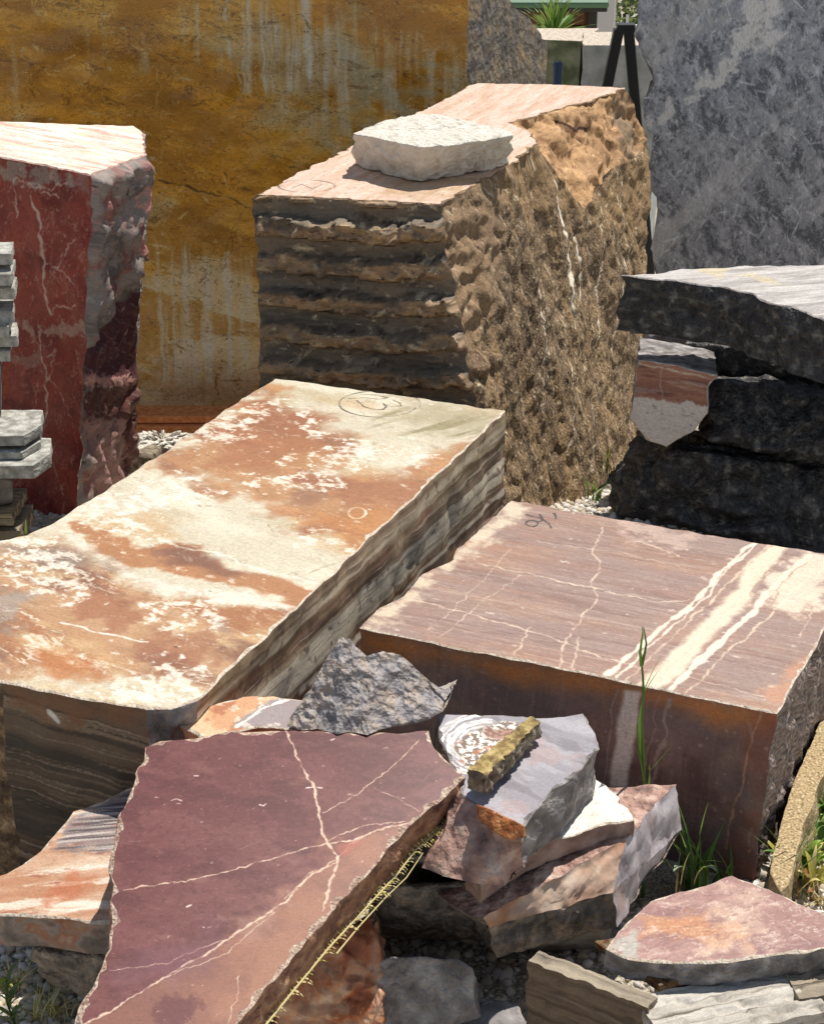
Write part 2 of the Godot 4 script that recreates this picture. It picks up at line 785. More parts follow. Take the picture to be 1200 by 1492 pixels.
# a folded, tapering leaf along points
func blade(pts: Array, wd: float, fold := .35) -> ArrayMesh:
	var st := SurfaceTool.new()
	st.begin(Mesh.PRIMITIVE_TRIANGLES)
	var c := pts.size()
	for k in c:
		var t: Vector3 = (pts[mini(k + 1, c - 1)] - pts[maxi(k - 1, 0)]).normalized()
		var s := t.cross(Vector3.UP)
		s = (s if s.length() > .15 else t.cross(Vector3(.6, .1, .8))).normalized()
		var nn := s.cross(t).normalized()
		var f := float(k) / (c - 1)
		var r := wd * .5 * sin(PI * (.12 + .88 * pow(f, .7))) if f < 1.0 else wd * .02
		for e in [-1, 0, 1]:
			st.set_normal(nn)
			st.add_vertex(pts[k] + s * r * e + nn * (r * fold if e != 0 else 0.0))
	for k in c - 1:
		for e in 2:
			var a := k * 3 + e
			for i in [a, a + 3, a + 1, a + 1, a + 3, a + 4]:
				st.add_index(i)
	st.generate_normals()
	return st.commit()


func bend(a: Vector3, b: Vector3, sag: Vector3, n := 7) -> Array:
	var r := []
	for k in n:
		var t := float(k) / (n - 1)
		r.append(a.lerp(b, t) + sag * 4.0 * t * (1.0 - t))
	return r


func box_mesh(size: Vector3, bev := .004) -> ArrayMesh:
	var st := SurfaceTool.new()
	st.begin(Mesh.PRIMITIVE_TRIANGLES)
	var h := size * .5
	st.set_smooth_group(-1)
	var pts := []
	for sx in [-1, 1]:
		for sy in [-1, 1]:
			for sz in [-1, 1]:
				pts.append(Vector3(h.x * sx, h.y * sy, h.z * sz) - Vector3(0, bev * sy, bev * sz))
				pts.append(Vector3(h.x * sx, h.y * sy, h.z * sz) - Vector3(bev * sx, 0, bev * sz))
				pts.append(Vector3(h.x * sx, h.y * sy, h.z * sz) - Vector3(bev * sx, bev * sy, 0))
	var idx := func(a: int, b: int, c: int, ax: int) -> int: return (a * 4 + b * 2 + c) * 3 + ax
	var polys := []
	for s in 2:
		polys.append([idx.call(s, 0, 0, 0), idx.call(s, 1, 0, 0), idx.call(s, 1, 1, 0), idx.call(s, 0, 1, 0)])
		polys.append([idx.call(0, s, 0, 1), idx.call(1, s, 0, 1), idx.call(1, s, 1, 1), idx.call(0, s, 1, 1)])
		polys.append([idx.call(0, 0, s, 2), idx.call(1, 0, s, 2), idx.call(1, 1, s, 2), idx.call(0, 1, s, 2)])
		for t in 2:
			polys.append([idx.call(s, t, 0, 0), idx.call(s, t, 1, 0), idx.call(s, t, 1, 1), idx.call(s, t, 0, 1)])
			polys.append([idx.call(s, 0, t, 0), idx.call(s, 1, t, 0), idx.call(s, 1, t, 2), idx.call(s, 0, t, 2)])
			polys.append([idx.call(0, s, t, 1), idx.call(1, s, t, 1), idx.call(1, s, t, 2), idx.call(0, s, t, 2)])
			for r in 2:
				polys.append([idx.call(s, t, r, 0), idx.call(s, t, r, 1), idx.call(s, t, r, 2)])
	for po in polys:
		var nn: Vector3 = (pts[po[1]] - pts[po[0]]).cross(pts[po[2]] - pts[po[0]])
		var cc := Vector3.ZERO
		for i in po:
			cc += pts[i]
		var q: Array = po.duplicate()
		if nn.dot(cc) > 0.0:
			q.reverse()
		for k in range(1, q.size() - 1):
			for i in [q[0], q[k], q[k + 1]]:
				st.add_vertex(pts[i])
	st.generate_normals()
	return st.commit()


func Y(px: float, py: float, y: float) -> Vector3:
	return Cam.at_y(px, py, y)


func Z(px: float, py: float, z: float) -> Vector3:
	return Cam.at_z(px, py, z)


func ys(flat: Array, y: float) -> Array:
	var r := []
	for i in range(0, flat.size(), 2):
		r.append(Y(flat[i], flat[i + 1], y))
	return r


func ons(flat: Array, o: Vector3, n: Vector3) -> Array:
	var r := []
	for i in range(0, flat.size(), 2):
		r.append(Cam.on(flat[i], flat[i + 1], o, n))
	return r


func below(pts: Array, y: float) -> Array:
	return pts.map(func(p: Vector3) -> Vector3: return Vector3(p.x, y, p.z))


func shifted(pts: Array, by: Vector3) -> Array:
	return pts.map(func(p: Vector3) -> Vector3: return p + by)


func cv(pts: Array, ppm: float) -> Canvas:
	return Canvas.new(PackedVector3Array(pts), ppm)


func shared_materials() -> void:
	M.relief = noise_tex(.03, 5, 512, [], 0, 6)
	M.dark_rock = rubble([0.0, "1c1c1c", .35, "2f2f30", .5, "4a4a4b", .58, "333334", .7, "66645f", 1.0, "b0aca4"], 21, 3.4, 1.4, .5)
	M.grey_rock = rubble([0.0, "4a4644", .4, "75706e", .6, "938e8c", 1.0, "c9c4c0"], 22, 2.4, 1.2, .75)
	M.pink_rock = rubble([0.0, "5d4a44", .35, "8f6f64", .55, "b79284", .75, "cfb6a6", 1.0, "e6dccd"], 23, 2.6, .9, .7)
	M.brown_rock = rubble([0.0, "33281f", .4, "6b5642", .55, "92785a", .7, "a98c69", 1.0, "d5c4a0"], 24, 3.0, 1.4, .9)
	M.white_rock = rubble([0.0, "a89f90", .36, "cfc8bb", .5, "dcd7cc", .62, "d2ccbf", .75, "e2ddd3", 1.0, "ece8df"], 25, 3.0, .9, .75)
	M.orange_rock = rubble([0.0, "6d3a26", .35, "a75f3c", .5, "c78258", .65, "d8ab86", 1.0, "ece0cd"], 26, 2.2, .7, .55)
	M.sand_rock = rubble([0.0, "6b563c", .35, "97805c", .5, "bfa981", .62, "a8926c", .75, "d6c5a0", 1.0, "efe6d0"], 27, 2.6, .7, .95, .09)
	M.slab_grey = rubble([0.0, "77766f", .4, "98978f", .6, "b3b2aa", 1.0, "cfcec6"], 28, 3.0, .4, .85)
	M.chip = rubble([0.0, "a08e7c", .4, "c4b4a0", .6, "d9ccba", 1.0, "efe8dc"], 29, 6.0, .5, .7)
	M.plum_chip = rubble([0.0, "7d5d52", .4, "a8897a", .55, "cdb7a2", 1.0, "ece2d2"], 30, 7.0, .6, .7)
	M.plum_side = rubble([0.0, "47302a", .35, "7a5347", .5, "9a6d55", .65, "b08466", 1.0, "d6bfa4"], 31, 4.0, 1.0, .75)


# ---------------------------------------------------------------- the big blocks behind
var ledge := FastNoiseLite.new()


# the stepped front of the beige block: (share of slick sawn strip, metres outwards)
func courses_at(p: Vector3) -> Vector2:
	var k := p.y * 9.0 + .35 * ledge.get_noise_2d(p.x * 1.6, 3.0) - p.x * .35
	var row := floorf(k)
	var f := k - row
	var brk := clampf(.9 + 1.3 * ledge.get_noise_2d(p.x * 3.4, row * 7.3), 0.0, 1.0)
	var edge := .5 + .14 * ledge.get_noise_2d(p.x * 9.0, row * 3.1)
	var saw := smoothstep(edge - .03, edge + .015, f)
	var rough := Stone.facet(p, 9.0, 2.0 + row)
	var crumb := Stone.facet(p, 26.0, 7.0)
	return Vector2(maxf(saw, 1.0 - brk * 1.8), (1.0 - saw) * brk * (.055 + .028 * rough + .010 * crumb) + .004 * crumb)


func build_beige_block() -> void:
	var top := ys([372, 285, 505, 292, 640, 299, 700, 266, 742, 244, 783, 210, 770, 192, 744, 180, 800, 164, 860, 148, 912, 129, 800, 124, 690, 122, 620, 160], 1.0)
	var t0: Vector3 = top[2]
	var far: Vector3 = top[10]
	var near_foot := Vector3(.40, 0, -5.02)
	var rn := (far - t0).cross(near_foot - t0).normalized()
	var line := [top[2], top[3], top[4], top[5]] + ons([815, 260, 850, 303, 885, 250, 945, 214], t0, rn)
	var foot := ons([728, 760, 752, 765, 775, 765, 800, 762, 826, 755, 848, 745, 890, 690, 936, 640], t0, rn)
	var c_top := cv(top, 300.0)
	var m_top := painted(c_top, func(c: Canvas) -> void:
		c.fill("cfb09a")
		var a := c.dir(560, 280, 800, 130)
		c.noise("d8bfae", 5.0, .4, .65, 1.0, 3, a, .35, 2.0)
		c.noise("c09a7c", 6.0, .5, .8, .7, 4, a, .3, 2.4)
		c.noise("e3d2c4", 16.0, .55, .75, .7, 5, a, .2, 2.0)
		c.area([560, 262, 640, 250, 690, 262, 640, 290, 580, 292], "a88d66", .5, .05, .06)
		c.noise("8a6a52", 40.0, .62, .78, .6, 6, a, .5, 1.5)
		c.ring(446, 273, 39, 9, .006, "5b4a40", .8)
		c.pvein([425, 276, 440, 270, 455, 277, 470, 270], .005, "5b4a40", .7, .001)
		c.dabs(160, .003, .012, "efe6da", .7, 2), .6)
	var fb := [Z(385, 700, -5.08), Z(735, 760, -5.0)]
	var fr := [top[0], t0, foot[0], Vector3(top[0].x - .01, -.02, top[0].z + .05)]
	var c_front := cv(fr, 300.0)
	var m_front := painted(c_front, func(c: Canvas) -> void:
		c.fill("947a5e")
		c.noise("a3886a", 5.0, .42, .66, 1.0, 3, 0.0, .7, 1.6, 5)
		c.noise("bd9f78", 9.0, .55, .75, .8, 4, 0.0, .6, 1.6, 5)
		c.noise("5f5548", 4.0, .5, .7, .8, 8, 0.0, .5, 1.4, 5)
		c.noise("4a4238", 30.0, .55, .8, .7, 5, 0.0, .7, 1.3, 5)
		c.noise("d6c6a6", 40.0, .66, .84, .7, 6, 0.0, .7, 1.3, 5)
		# the slick dark strips that the saw left between the broken courses
		var mk := PackedFloat32Array()
		mk.resize(c.nx * c.ny)
		for yy in c.ny:
			for xx in c.nx:
				mk[yy * c.nx + xx] = courses_at(c.o + c.u * ((xx + .5) / c.nx * c.w) + c.v * ((yy + .5) / c.ny * c.h)).x
		c.msk = mk
		c.noise("70675a", 3.0, .1, .4, .75, 9, 0.0, .3, 2.0, 5)
		c.noise("4a4640", 7.0, .5, .7, .7, 10, 0.0, .2, 2.0, 5)
		c.noise("827f74", 14.0, .6, .76, .6, 11, 0.0, .2, 2.0, 5)
		c.all()
		c.dabs(700, .004, .02, "d9c9a8", .8, 21, 2.2)
		c.dabs(300, .004, .02, "332b23", .7, 22, 2.6), .75, 0.0, .5, 1.2)
	var s := Stone.new(Vector3(.35, .4, -6.0), .008, .022, 4)
	s.ngon(top, m_top, c_top, .014, M.brown_rock, .004)
	var courses := func(_tu: float, _tv: float, p: Vector3) -> float:
		return courses_at(p).y
	s.seg = .009
	s.quad(fr[0], fr[1], fr[2], fr[3], m_front, c_front, .004, 9.0, courses, .02)
	var all_r := line.duplicate()
	var c_right := cv([line[0], line[7], foot[7], foot[0]], 330.0)
	var m_right := painted(c_right, func(c: Canvas) -> void:
		c.fill("7b6751")
		var a := PI * .5
		c.noise("9c8160", 2.2, .45, .75, .8, 2, a, .5, 1.5)
		c.noise("6b5845", 2.6, .50, .75, .8, 7, a, .4, 1.8)
		c.noise("a88a60", 8.0, .52, .72, .7, 31, a, .06, 1.6, 4)
		c.noise("5c4936", 9.0, .54, .74, .7, 32, a, .06, 1.6, 4)
		c.noise("d9c8a4", 14.0, .64, .78, .7, 33, a, .05, 1.6, 4)
		c.noise("4a3b2e", 100.0, .50, .66, .8, 3, a, .5, 1.2, 3)
		c.noise("bda57e", 120.0, .58, .72, .9, 4, a, .5, 1.3, 3)
		c.noise("e6dcc2", 90.0, .70, .80, .9, 5, a, .4, 1.2, 3)
		c.area([690, 270, 783, 215, 850, 300, 945, 214, 950, 330, 880, 330, 820, 300, 760, 320], "a68860", .5, .06, .06)
		c.area([640, 300, 720, 270, 720, 420, 690, 560, 650, 420], "9a8064", .6, .04, .08)
		for k in [[805, 265, 815, 310, 825, 370, 832, 430, 836, 450, .034], [838, 340, 846, 380, 852, 400, 850, 420, 848, 430, .034], [822, 380, 830, 420, 834, 455, 836, 470, 838, 480, .012], [868, 300, 872, 380, 876, 450, 874, 480, 872, 500, .008], [780, 400, 786, 460, 790, 520, 788, 560, 786, 600, .007], [905, 260, 908, 340, 906, 420, 900, 480, 898, 520, .008], [832, 540, 830, 580, 826, 610, 824, 640, 822, 660, .01], [870, 560, 868, 620, 862, 660, 856, 690, 850, 700, .007]]:
			c.pvein(k.slice(0, 10), k[10], "efe6d2", .95, .02, int(k[0]), 9.0)
		c.dabs(1500, .003, .014, "e6dabc", .8, 2, 1.8, a)
		c.dabs(500, .004, .016, "2e251c", .8, 3, 1.5, a), .9, 0.0, .4, .5)
	s.seg = .011
	var pits := func(_tu: float, _tv: float, p: Vector3) -> float:
		var chunk := 1.0 - smoothstep(.08, .26, _tu + .1 * ledge.get_noise_2d(p.y * 5.0, 8.0))
		return .030 * ledge.get_noise_3d(p.x * 2.6, p.y * .9, p.z * 2.6) + .022 * chunk * Stone.facet(p, 6.0, 4.0) + .0035 * ledge.get_noise_3d(p.x * 60.0, p.y * 30.0, p.z * 60.0) + .003 * ledge.get_noise_3d(p.x * 22.0, p.y * 5.0, p.z * 22.0)
	s.loft(all_r, foot, m_right, c_right, 0.0, 3.5, 0, pits, .03)
	var up_line := [top[5], top[6], top[7], top[8] * .5 + top[9] * .5, top[10]]
	var lo_line := [top[5], line[4], line[5], line[6], line[7]]
	var facet := [line[3], top[7], top[10], line[7], line[5]]
	var c_fac := cv([line[5], line[7], top[10], top[7]], 300.0)
	var m_fac := painted(c_fac, func(c: Canvas) -> void:
		c.fill("b08a62")
		c.noise("c79e70", 4.0, .42, .6, 1.0, 2, 0.0, .5, 1.5)
		c.noise("9c7650", 5.0, .52, .68, .8, 4, 0.0, .5, 1.8)
		c.noise("7c5c40", 22.0, .6, .74, .8, 5)
		c.noise("d6b78c", 30.0, .6, .74, .8, 6)
		c.pvein([818, 164, 830, 173, 838, 178, 848, 184, 864, 182], .012, "3a241b", 1.0, .008, 3)
		c.pvein([832, 172, 840, 180, 852, 182], .014, "4a2c20", 1.0, .006, 8)
		c.area([900, 140, 918, 140, 950, 215, 925, 235, 905, 180], "8f7d66", .8, .05, .06), .85)
	s.loft(up_line, lo_line, m_fac, c_fac, .02, 6.0, 26, null, .03)
	var bk := [top[10], top[12], Vector3(.3, -.7, -7.2), Vector3(1.0, -.7, -7.15)]
	s.quad(bk[0], bk[1], bk[2], bk[3], M.brown_rock, null, .01)
	s.quad(line[7], top[10], Vector3(.95, -.7, -7.12), foot[7], M.brown_rock, null, .01)
	s.loft([top[12], top[13], top[0]], [Vector3(.3, -.7, -7.2), Vector3(-.02, -.4, -6.1), fr[3]], M.brown_rock, null, .012)
	put_stone(s, "stone_block", "tall beige marble block with stepped broken front and rough brown side", "stone block")

	# the white stone lying on it
	var h := 1.006
	var w := [Y(514, 240, h), Y(606, 266, h), Y(700, 250, h), Y(742, 238, h), Y(700, 200, h), Y(560, 205, h)]
	var pts := w.duplicate()
	for q in [[514, 194, -.01], [612, 214, 0.0], [748, 196, 0.0], [742, 190, 0.0], [640, 166, 0.0], [600, 168, 0.0], [548, 180, 0.0]]:
		pts.append(Y(q[0], q[1], h + .13))
	pts.append(Y(668, 212, h + .122))
	rock("white_stone", "white rough hewn stone lying on top of the tall beige block", "stone", pts, M.white_rock, 72, .004, 9.0, 80.0, 5, .013)


func build_red_block() -> void:
	var h := 1.1
	var top := ys([134, 256, 0, 229, -260, 186, -260, 168, 0, 178, 120, 183, 195, 185, 212, 196, 213, 228, 175, 240], h)
	var b0 := Vector3(-1.085, -.03, -4.93)
	var b1 := Vector3(-1.9, -.03, -5.55)
	var b2 := Vector3(-.99, -.03, -5.42)
	var c_front := cv([top[0], top[2], b1, b0], 330.0)
	var m_front := painted(c_front, func(c: Canvas) -> void:
		c.fill("8f3c30")
		c.noise("a04838", 3.0, .42, .66, 1.0, 3)
		c.noise("6f241f", 4.0, .5, .7, .9, 4)
		c.noise("a04a36", 1.6, .48, .6, .6, 5, 0.0, .5, 1.0)
		c.noise("74332f", 30.0, .55, .7, .5, 6)
		c.area([-40, 235, 60, 240, 110, 262, 90, 268, 0, 262], "95857a", .85, .012, .03, 14.0)
		c.area([130, 250, 137, 300, 120, 275, 100, 255], "8d6b68", .8, .02, .03)
		c.area([0, 455, 60, 478, 130, 468, 130, 486, 70, 488, 0, 474], "ae8a7a", .9, .006, .018, 16.0)
		c.area([14, 515, 60, 520, 64, 533, 20, 530], "a0705f", .8, .008, .015, 16.0)
		for k in [[45, 285, 58, 330, 66, 380, 64, 400, 70, 440, 76, 458, .013], [60, 480, 62, 505, 70, 540, 72, 580, 66, 620, 60, 640, .009], [17, 260, 18, 290, 22, 318, .006], [72, 545, 90, 575, 108, 605, .004], [76, 458, 84, 442, 104, 450, 112, 444, .005], [66, 385, 85, 389, 100, 360, 112, 345, .006], [75, 520, 84, 508, 80, 540, 72, 556, .005], [78, 660, 90, 690, 100, 720, .006], [20, 262, 55, 268, 60, 280, 85, 285, .007], [70, 560, 55, 575, 48, 610, .003], [110, 420, 100, 400, 84, 392, .004], [30, 272, 70, 275, 100, 268, .006]]:
			c.pvein(k.slice(0, k.size() - 1), k[-1], "cdb1a0", .95, .008, int(k[0]), 18.0)
		c.noise("bf9484", 3.0, .5, .6, .7, 9, 1.3, .7, 1.4, 5, 0, .12, .012)
		c.noise("c9a595", 5.0, .5, .6, .5, 19, .9, .8, 1.3, 5, 0, .1, .01)
		c.noise("5c1d1a", 7.0, .86, 1.0, .6, 12, 0.0, 1.0, 1.0, 4, 1, .05)
		c.dabs(220, .002, .008, "c9ab9c", .6, 5), .5, 0.0, .35)
	var c_top := cv(top, 220.0)
	var m_top := painted(c_top, func(c: Canvas) -> void:
		c.fill("e0cbbc")
		c.noise("f0e8d8", 7.0, .42, .6, 1.0, 3, 0.0, .3, 2.6)
		c.noise("cf9f92", 8.0, .52, .68, .8, 4, 0.0, .3, 2.2)
		c.noise("e8dcae", 10.0, .6, .72, .7, 6, 0.0, .4, 2.0)
		c.noise("8f7d6c", 26.0, .66, .78, .6, 7, 0.0, .4, 2.0), .8)
	var sr := [top[0], top[9], top[8]]
	var sb := [b0, b0.lerp(b2, .5), b2]
	var c_side := cv([sr[0], sr[2], sb[2], sb[0]], 330.0)
	var m_side := painted(c_side, func(c: Canvas) -> void:
		c.fill("92867f")
		c.noise("5f5650", 6.0, .48, .7, .9, 2)
		c.noise("a3988e", 12.0, .56, .76, .8, 3)
		c.noise("8a4f48", 5.0, .55, .7, .7, 13)
		c.area([185, 275, 225, 255, 222, 400, 200, 420, 178, 350], "cf958a", .95, .015, .04, 18.0)
		c.noise("b27a72", 16.0, .62, .74, .6, 5)
		c.area([124, 482, 150, 470, 214, 398, 216, 500, 205, 560, 120, 545], "5c3236", 1.0, .008, .015, 14.0)
		c.area([118, 540, 150, 548, 182, 545, 190, 560, 120, 562], "c89488", .9, .006, .012, 30.0)
		c.area([118, 560, 200, 560, 200, 640, 170, 690, 165, 610, 118, 605], "633a34", 1.0, .008, .02, 14.0)
		c.area([112, 610, 170, 610, 172, 690, 110, 740], "a78079", .9, .01, .02, 20.0)
		c.noise("8a8078", 30.0, .58, .7, .6, 8, .6, .4, 2.0)
		c.area([205, 470, 225, 440, 222, 560, 195, 690, 185, 690, 200, 560], "8c877e", .9, .008, .015, 20.0)
		c.dabs(160, .003, .014, "d9c6bb", .7, 4)
		c.dabs(160, .004, .012, "2f2926", .7, 6), .7, 0.0, .5, .8)
	var q := FastNoiseLite.new()
	q.fractal_octaves = 4
	q.frequency = 1.0
	var shelf := func(tu: float, tv: float, p: Vector3) -> float:
		var cut := .47 - tu * .17 + .02 * q.get_noise_2d(tu * 5.0, 1.0)
		var o := .055 * (1.0 - smoothstep(cut - .01, cut + .02, tv)) + .05 * smoothstep(cut, 1.0, tv) - .02
		var r := .030 * Stone.facet(p, 4.5, 3.0) + .012 * Stone.facet(p, 13.0, 5.0) + .005 * q.get_noise_3dv(p * 40.0)
		return o + r * (1.0 if tv < cut or tv > .72 else .25)
	var s := Stone.new(Vector3(-1.4, .5, -5.4), .006, .03, 8)
	s.ngon(top, m_top, c_top, .012, M.pink_rock, .004)
	s.loft([top[0], top[1], top[2]], [b0, b0.lerp(b1, .4), b1], m_front, c_front)
	s.seg = .012
	s.loft(sr, sb, m_side, c_side, .006, 9.0, 0, shelf, .02)
	s.seg = .04
	s.loft([top[8], top[7], top[6]], [b2, b2 + Vector3(-.03, 0, -.12), b2 + Vector3(-.06, 0, -.25)], M.grey_rock, null, .02)
	s.loft([top[6], top[3]], [b2 + Vector3(-.06, 0, -.25), b1 + Vector3(0, 0, -.4)], M.grey_rock, null, .02)
	put_stone(s, "stone_block", "dark red veined marble block with pale pink top and broken end", "stone block")


func build_orange_wall() -> void:
	var z := -7.5
	var a := Z(680, 300, z)
	var foot := -.59
	var tl := Vector3(-2.6, 1.75, z - .1)
	var tr := Vector3(a.x, 1.75, z - .2)  # top set farther back so the amber face catches more sky light
	var bl := Vector3(-2.6, foot + .05, z + .1)
	var br := Vector3(a.x, foot - .02, z)
	var c_f := cv([tl, tr, br, bl], 270.0)
	var m_f := painted(c_f, func(c: Canvas) -> void:
		c.gain = .58
		c.fill("dc9a2c")
		c.noise("e0aa48", 1.3, .42, .70, 1.0, 3, 0.0, .7, 1.2, 5)
		c.noise("a06a1e", 1.5, .48, .70, .7, 4, 0.0, .6, 1.3, 5, 0, .2)
		c.noise("a86f20", 5.0, .5, .75, .7, 14, 0.0, .5, 1.6, 5)
		c.area([215, 340, 300, 350, 385, 400, 390, 610, 200, 600], "dfcba4", .85, .10, .15, 3.0)
		c.area([330, 30, 470, 20, 560, 60, 650, 130, 620, 230, 480, 190, 380, 130], "c4b896", .55, .12, .22, 3.0)
		c.area([520, 100, 700, 60, 700, 240, 540, 240], "aaa488", .6, .10, .18, 3.0)
		c.noise("b57c26", 2.2, .52, .62, .8, 8, .2, .5, 1.6, 5, 0, .25)
		c.area([215, 520, 390, 540, 390, 610, 200, 600], "d2a880", .8, .05, .1, 5.0)
		c.noise("8a5a14", 1.5, .62, .74, .4, 9, .3, .6, 1.4, 5, 0, .25)
		c.noise("5f3d10", 2.2, .52, .62, .6, 8, .2, .5, 1.6, 5, 0, .25, .012)
		var dn := PI * .5
		for q in [[[325, -40, 475, -40, 460, 125, 400, 130, 340, 120], 1.0], [[490, 20, 570, 20, 570, 130, 500, 130], .5], [[600, 60, 690, 60, 690, 160, 600, 160], .6], [[130, 10, 150, 10, 150, 105, 130, 105], .6], [[205, 50, 225, 50, 225, 100, 205, 100], .5], [[270, -10, 320, -10, 320, 100, 270, 100], .5], [[225, 360, 380, 380, 380, 560, 225, 560], .8], [[390, 20, 640, 60, 640, 230, 420, 200], .5], [[0, 60, 40, 60, 40, 160, 0, 160], .3]]:
			c.mask(c.pixs(q[0]), .05, .06, 6.0, int(q[0][0]))
			c.noise("d9d2c0", 8.0, .44, .74, q[1] * .95, int(q[0][1]) + 60, dn, .07, 1.6, 4)
			c.noise("d6d5d2", 24.0, .58, .86, q[1] * .7, int(q[0][0]) + 7, dn, .05, 1.6, 4)
		c.all()
		for k in [[0, 150, 200, 165, 420, 160, 560, 170, .006], [130, 100, 160, 150, 170, 250, .007], [230, 95, 232, 130, 222, 158, .008], [240, 160, 236, 190, 232, 230, 240, 300, .006], [0, 50, 90, 55, 110, 0, .007], [350, 290, 352, 320, 340, 380, .007], [258, 280, 262, 340, 270, 400, .007], [140, 20, 190, 60, 220, 100, 300, 125, .005], [230, 270, 330, 290, 380, 300, .01], [480, 150, 560, 150, 600, 175, .008]]:
			c.pvein(k.slice(0, k.size() - 1), k[-1], "c79a55", .75, .02, int(k[0]) + 2, 7.0)
		for k in [[230, 262, 300, 280, 360, 300, .012], [318, 545, 316, 600, .006], [348, 310, 330, 390, .006]]:
			c.pvein(k.slice(0, k.size() - 1), k[-1], "5a3c16", .6, .012, int(k[0]) + 5, 9.0)
		c.noise("d8b880", 2.6, .9, 1.0, .5, 31, 0.0, .6, 1.3, 4, 1, .1)
		c.noise("5f3c12", 3.0, .9, 1.0, .5, 32, 0.0, .5, 1.6, 4, 1, .1)
		c.dabs(300, .004, .02, "d6cfbe", .6, 7)
		for q in [[2.0, .50, "ecd08c", .7, .006], [3.2, .47, "e6c478", .6, .007], [4.6, .53, "5f3d0e", .6, .007], [1.4, .52, "6b4510", .7, .005], [7.0, .50, "dcb868", .45, .010]]:
			c.noise(q[2], q[0], q[1], .6, q[3], 77 + int(q[0] * 10.0), .25, .8, 1.3, 5, 0, .25, q[4])
		c.dabs(500, .004, .016, "efe0b4", .6, 91, 5.0, .2)
		c.dabs(300, .004, .014, "5a3a10", .6, 92, 5.0, .2), .2)
	var s := Stone.new(Vector3(-1.0, .6, -8.0), .008, .06, 12)
	s.quad(tl, tr, br, bl, m_f, c_f)
	var en := Z(795, 300, -8.5)
	var n := (Vector3(en.x, 0, en.z) - Vector3(a.x, 0, a.z)).cross(Vector3.UP).normalized()
	var ed := ons([735, -60, 742, 0, 756, 18, 770, 26, 782, 44, 795, 62, 797, 95, 795, 130, 797, 400], tr, n)
	ed.push_front(tr)
	ed.append(br)
	s.ngon(ed, M.wall_end, null)
	var back := shifted(ed.slice(1, 9), Vector3(-.5, 0, -.5))
	s.loft(ed.slice(1, 9), back, M.wall_end, null, .02)
	s.quad(tl, tr, ed[1], Vector3(-2.6, 1.75, -8.6), M.wall_end, null, .01)
	put_stone(s, "stone_block", "huge amber and brown marble block with pale drip marks and grey end", "stone block")


func build_grey_slab() -> void:
	var o := Z(945, 200, -7.85)
	var n := (Z(1200, 200, -7.25) - o).cross(Vector3.UP).normalized()
	n = ((n if n.z > 0.0 else -n) + Vector3.UP * .2).normalized()   # tipped back so the face catches more sky light
	var ed := ons([938, -60, 930, 20, 924, 48, 930, 66, 944, 92, 946, 120, 938, 150, 938, 172, 950, 205, 944, 250, 956, 300, 950, 380, 956, 560, 1330, 600, 1360, 300, 1360, -60], o, n)
	var c := cv(ed, 270.0)
	var m := painted(c, func(k: Canvas) -> void:
		k.fill("aaadb2")
		k.noise("6f7379", 6.0, .48, .64, 1.0, 3, .7, .7, 1.3, 6)
		k.noise("cccdd0", 8.0, .54, .72, .9, 4, .7, .7, 1.3, 6)
		k.noise("5a5d63", 16.0, .56, .74, .6, 5)
		k.noise("c2c4c6", 30.0, .57, .8, .7, 6)
		k.area([930, 40, 1010, 0, 1060, 0, 1000, 60, 950, 110], "d9d4cc", .7, .05, .09, 8.0)
		k.noise("c6c8cb", 12.0, .84, .97, .6, 16, .6, .8, 1.4, 4, 1, .04)
		k.noise("54575e", 9.0, .84, .97, .7, 17, -.4, .8, 1.4, 4, 1, .04)
		for q in [[1040, 290, 1060, 330, 1085, 370, .005], [960, 270, 1040, 235, 1090, 235, .008], [1100, 130, 1085, 200, 1060, 260, .008], [1000, 30, 1040, 15, 1060, -5, .01], [1080, 60, 1110, 65, 1140, 40, .006]]:
			k.pvein(q.slice(0, 6), q[6], "d0d2d6", .8, .02, int(q[0]), 8.0)
		k.noise("dfe1e4", 26.0, .52, .6, .5, 55, .8, .6, 1.4, 4, 0, .03, .02)
		k.noise("e4e6e8", 40.0, .68, .78, .8, 56, .8, .5, 1.4)
		k.area([1095, 0, 1145, 0, 1130, 50, 1060, 100, 1000, 150, 945, 205, 945, 180, 1010, 125, 1060, 80], "f0ede6", 1.0, .03, .07, 8.0)
		k.noise("c9c6c2", 20.0, .6, .76, .4, 90)
		k.noise("dcdbd8", 2.2, .56, .72, .7, 93, k.dir(950, 200, 1120, 30), .2, 1.6, 6)
		k.dabs(1400, .005, .026, "eceef0", .75, 4, 2.5)
		for z in 4:
			k.dabs(420, .003, .010, "f0f1f2", .85, 60 + z, 11.0, .8 * z - .9)
		k.dabs(400, .004, .016, "55585f", .6, 5), .55)
	var s := Stone.new(o + Vector3(.6, 0, -.5), .014, .03, 17, 8.0, n)
	s.ngon(ed, m, c, .008, M.grey_rock, .004)
	var bk := shifted(ed, Vector3(.12, 0, -.4))
	s.loft(ed + [ed[0]], bk + [bk[0]], M.grey_rock, null, .02)
	put_stone(s, "stone_slab", "large upright grey marble slab with a pale diagonal vein", "stone slab")


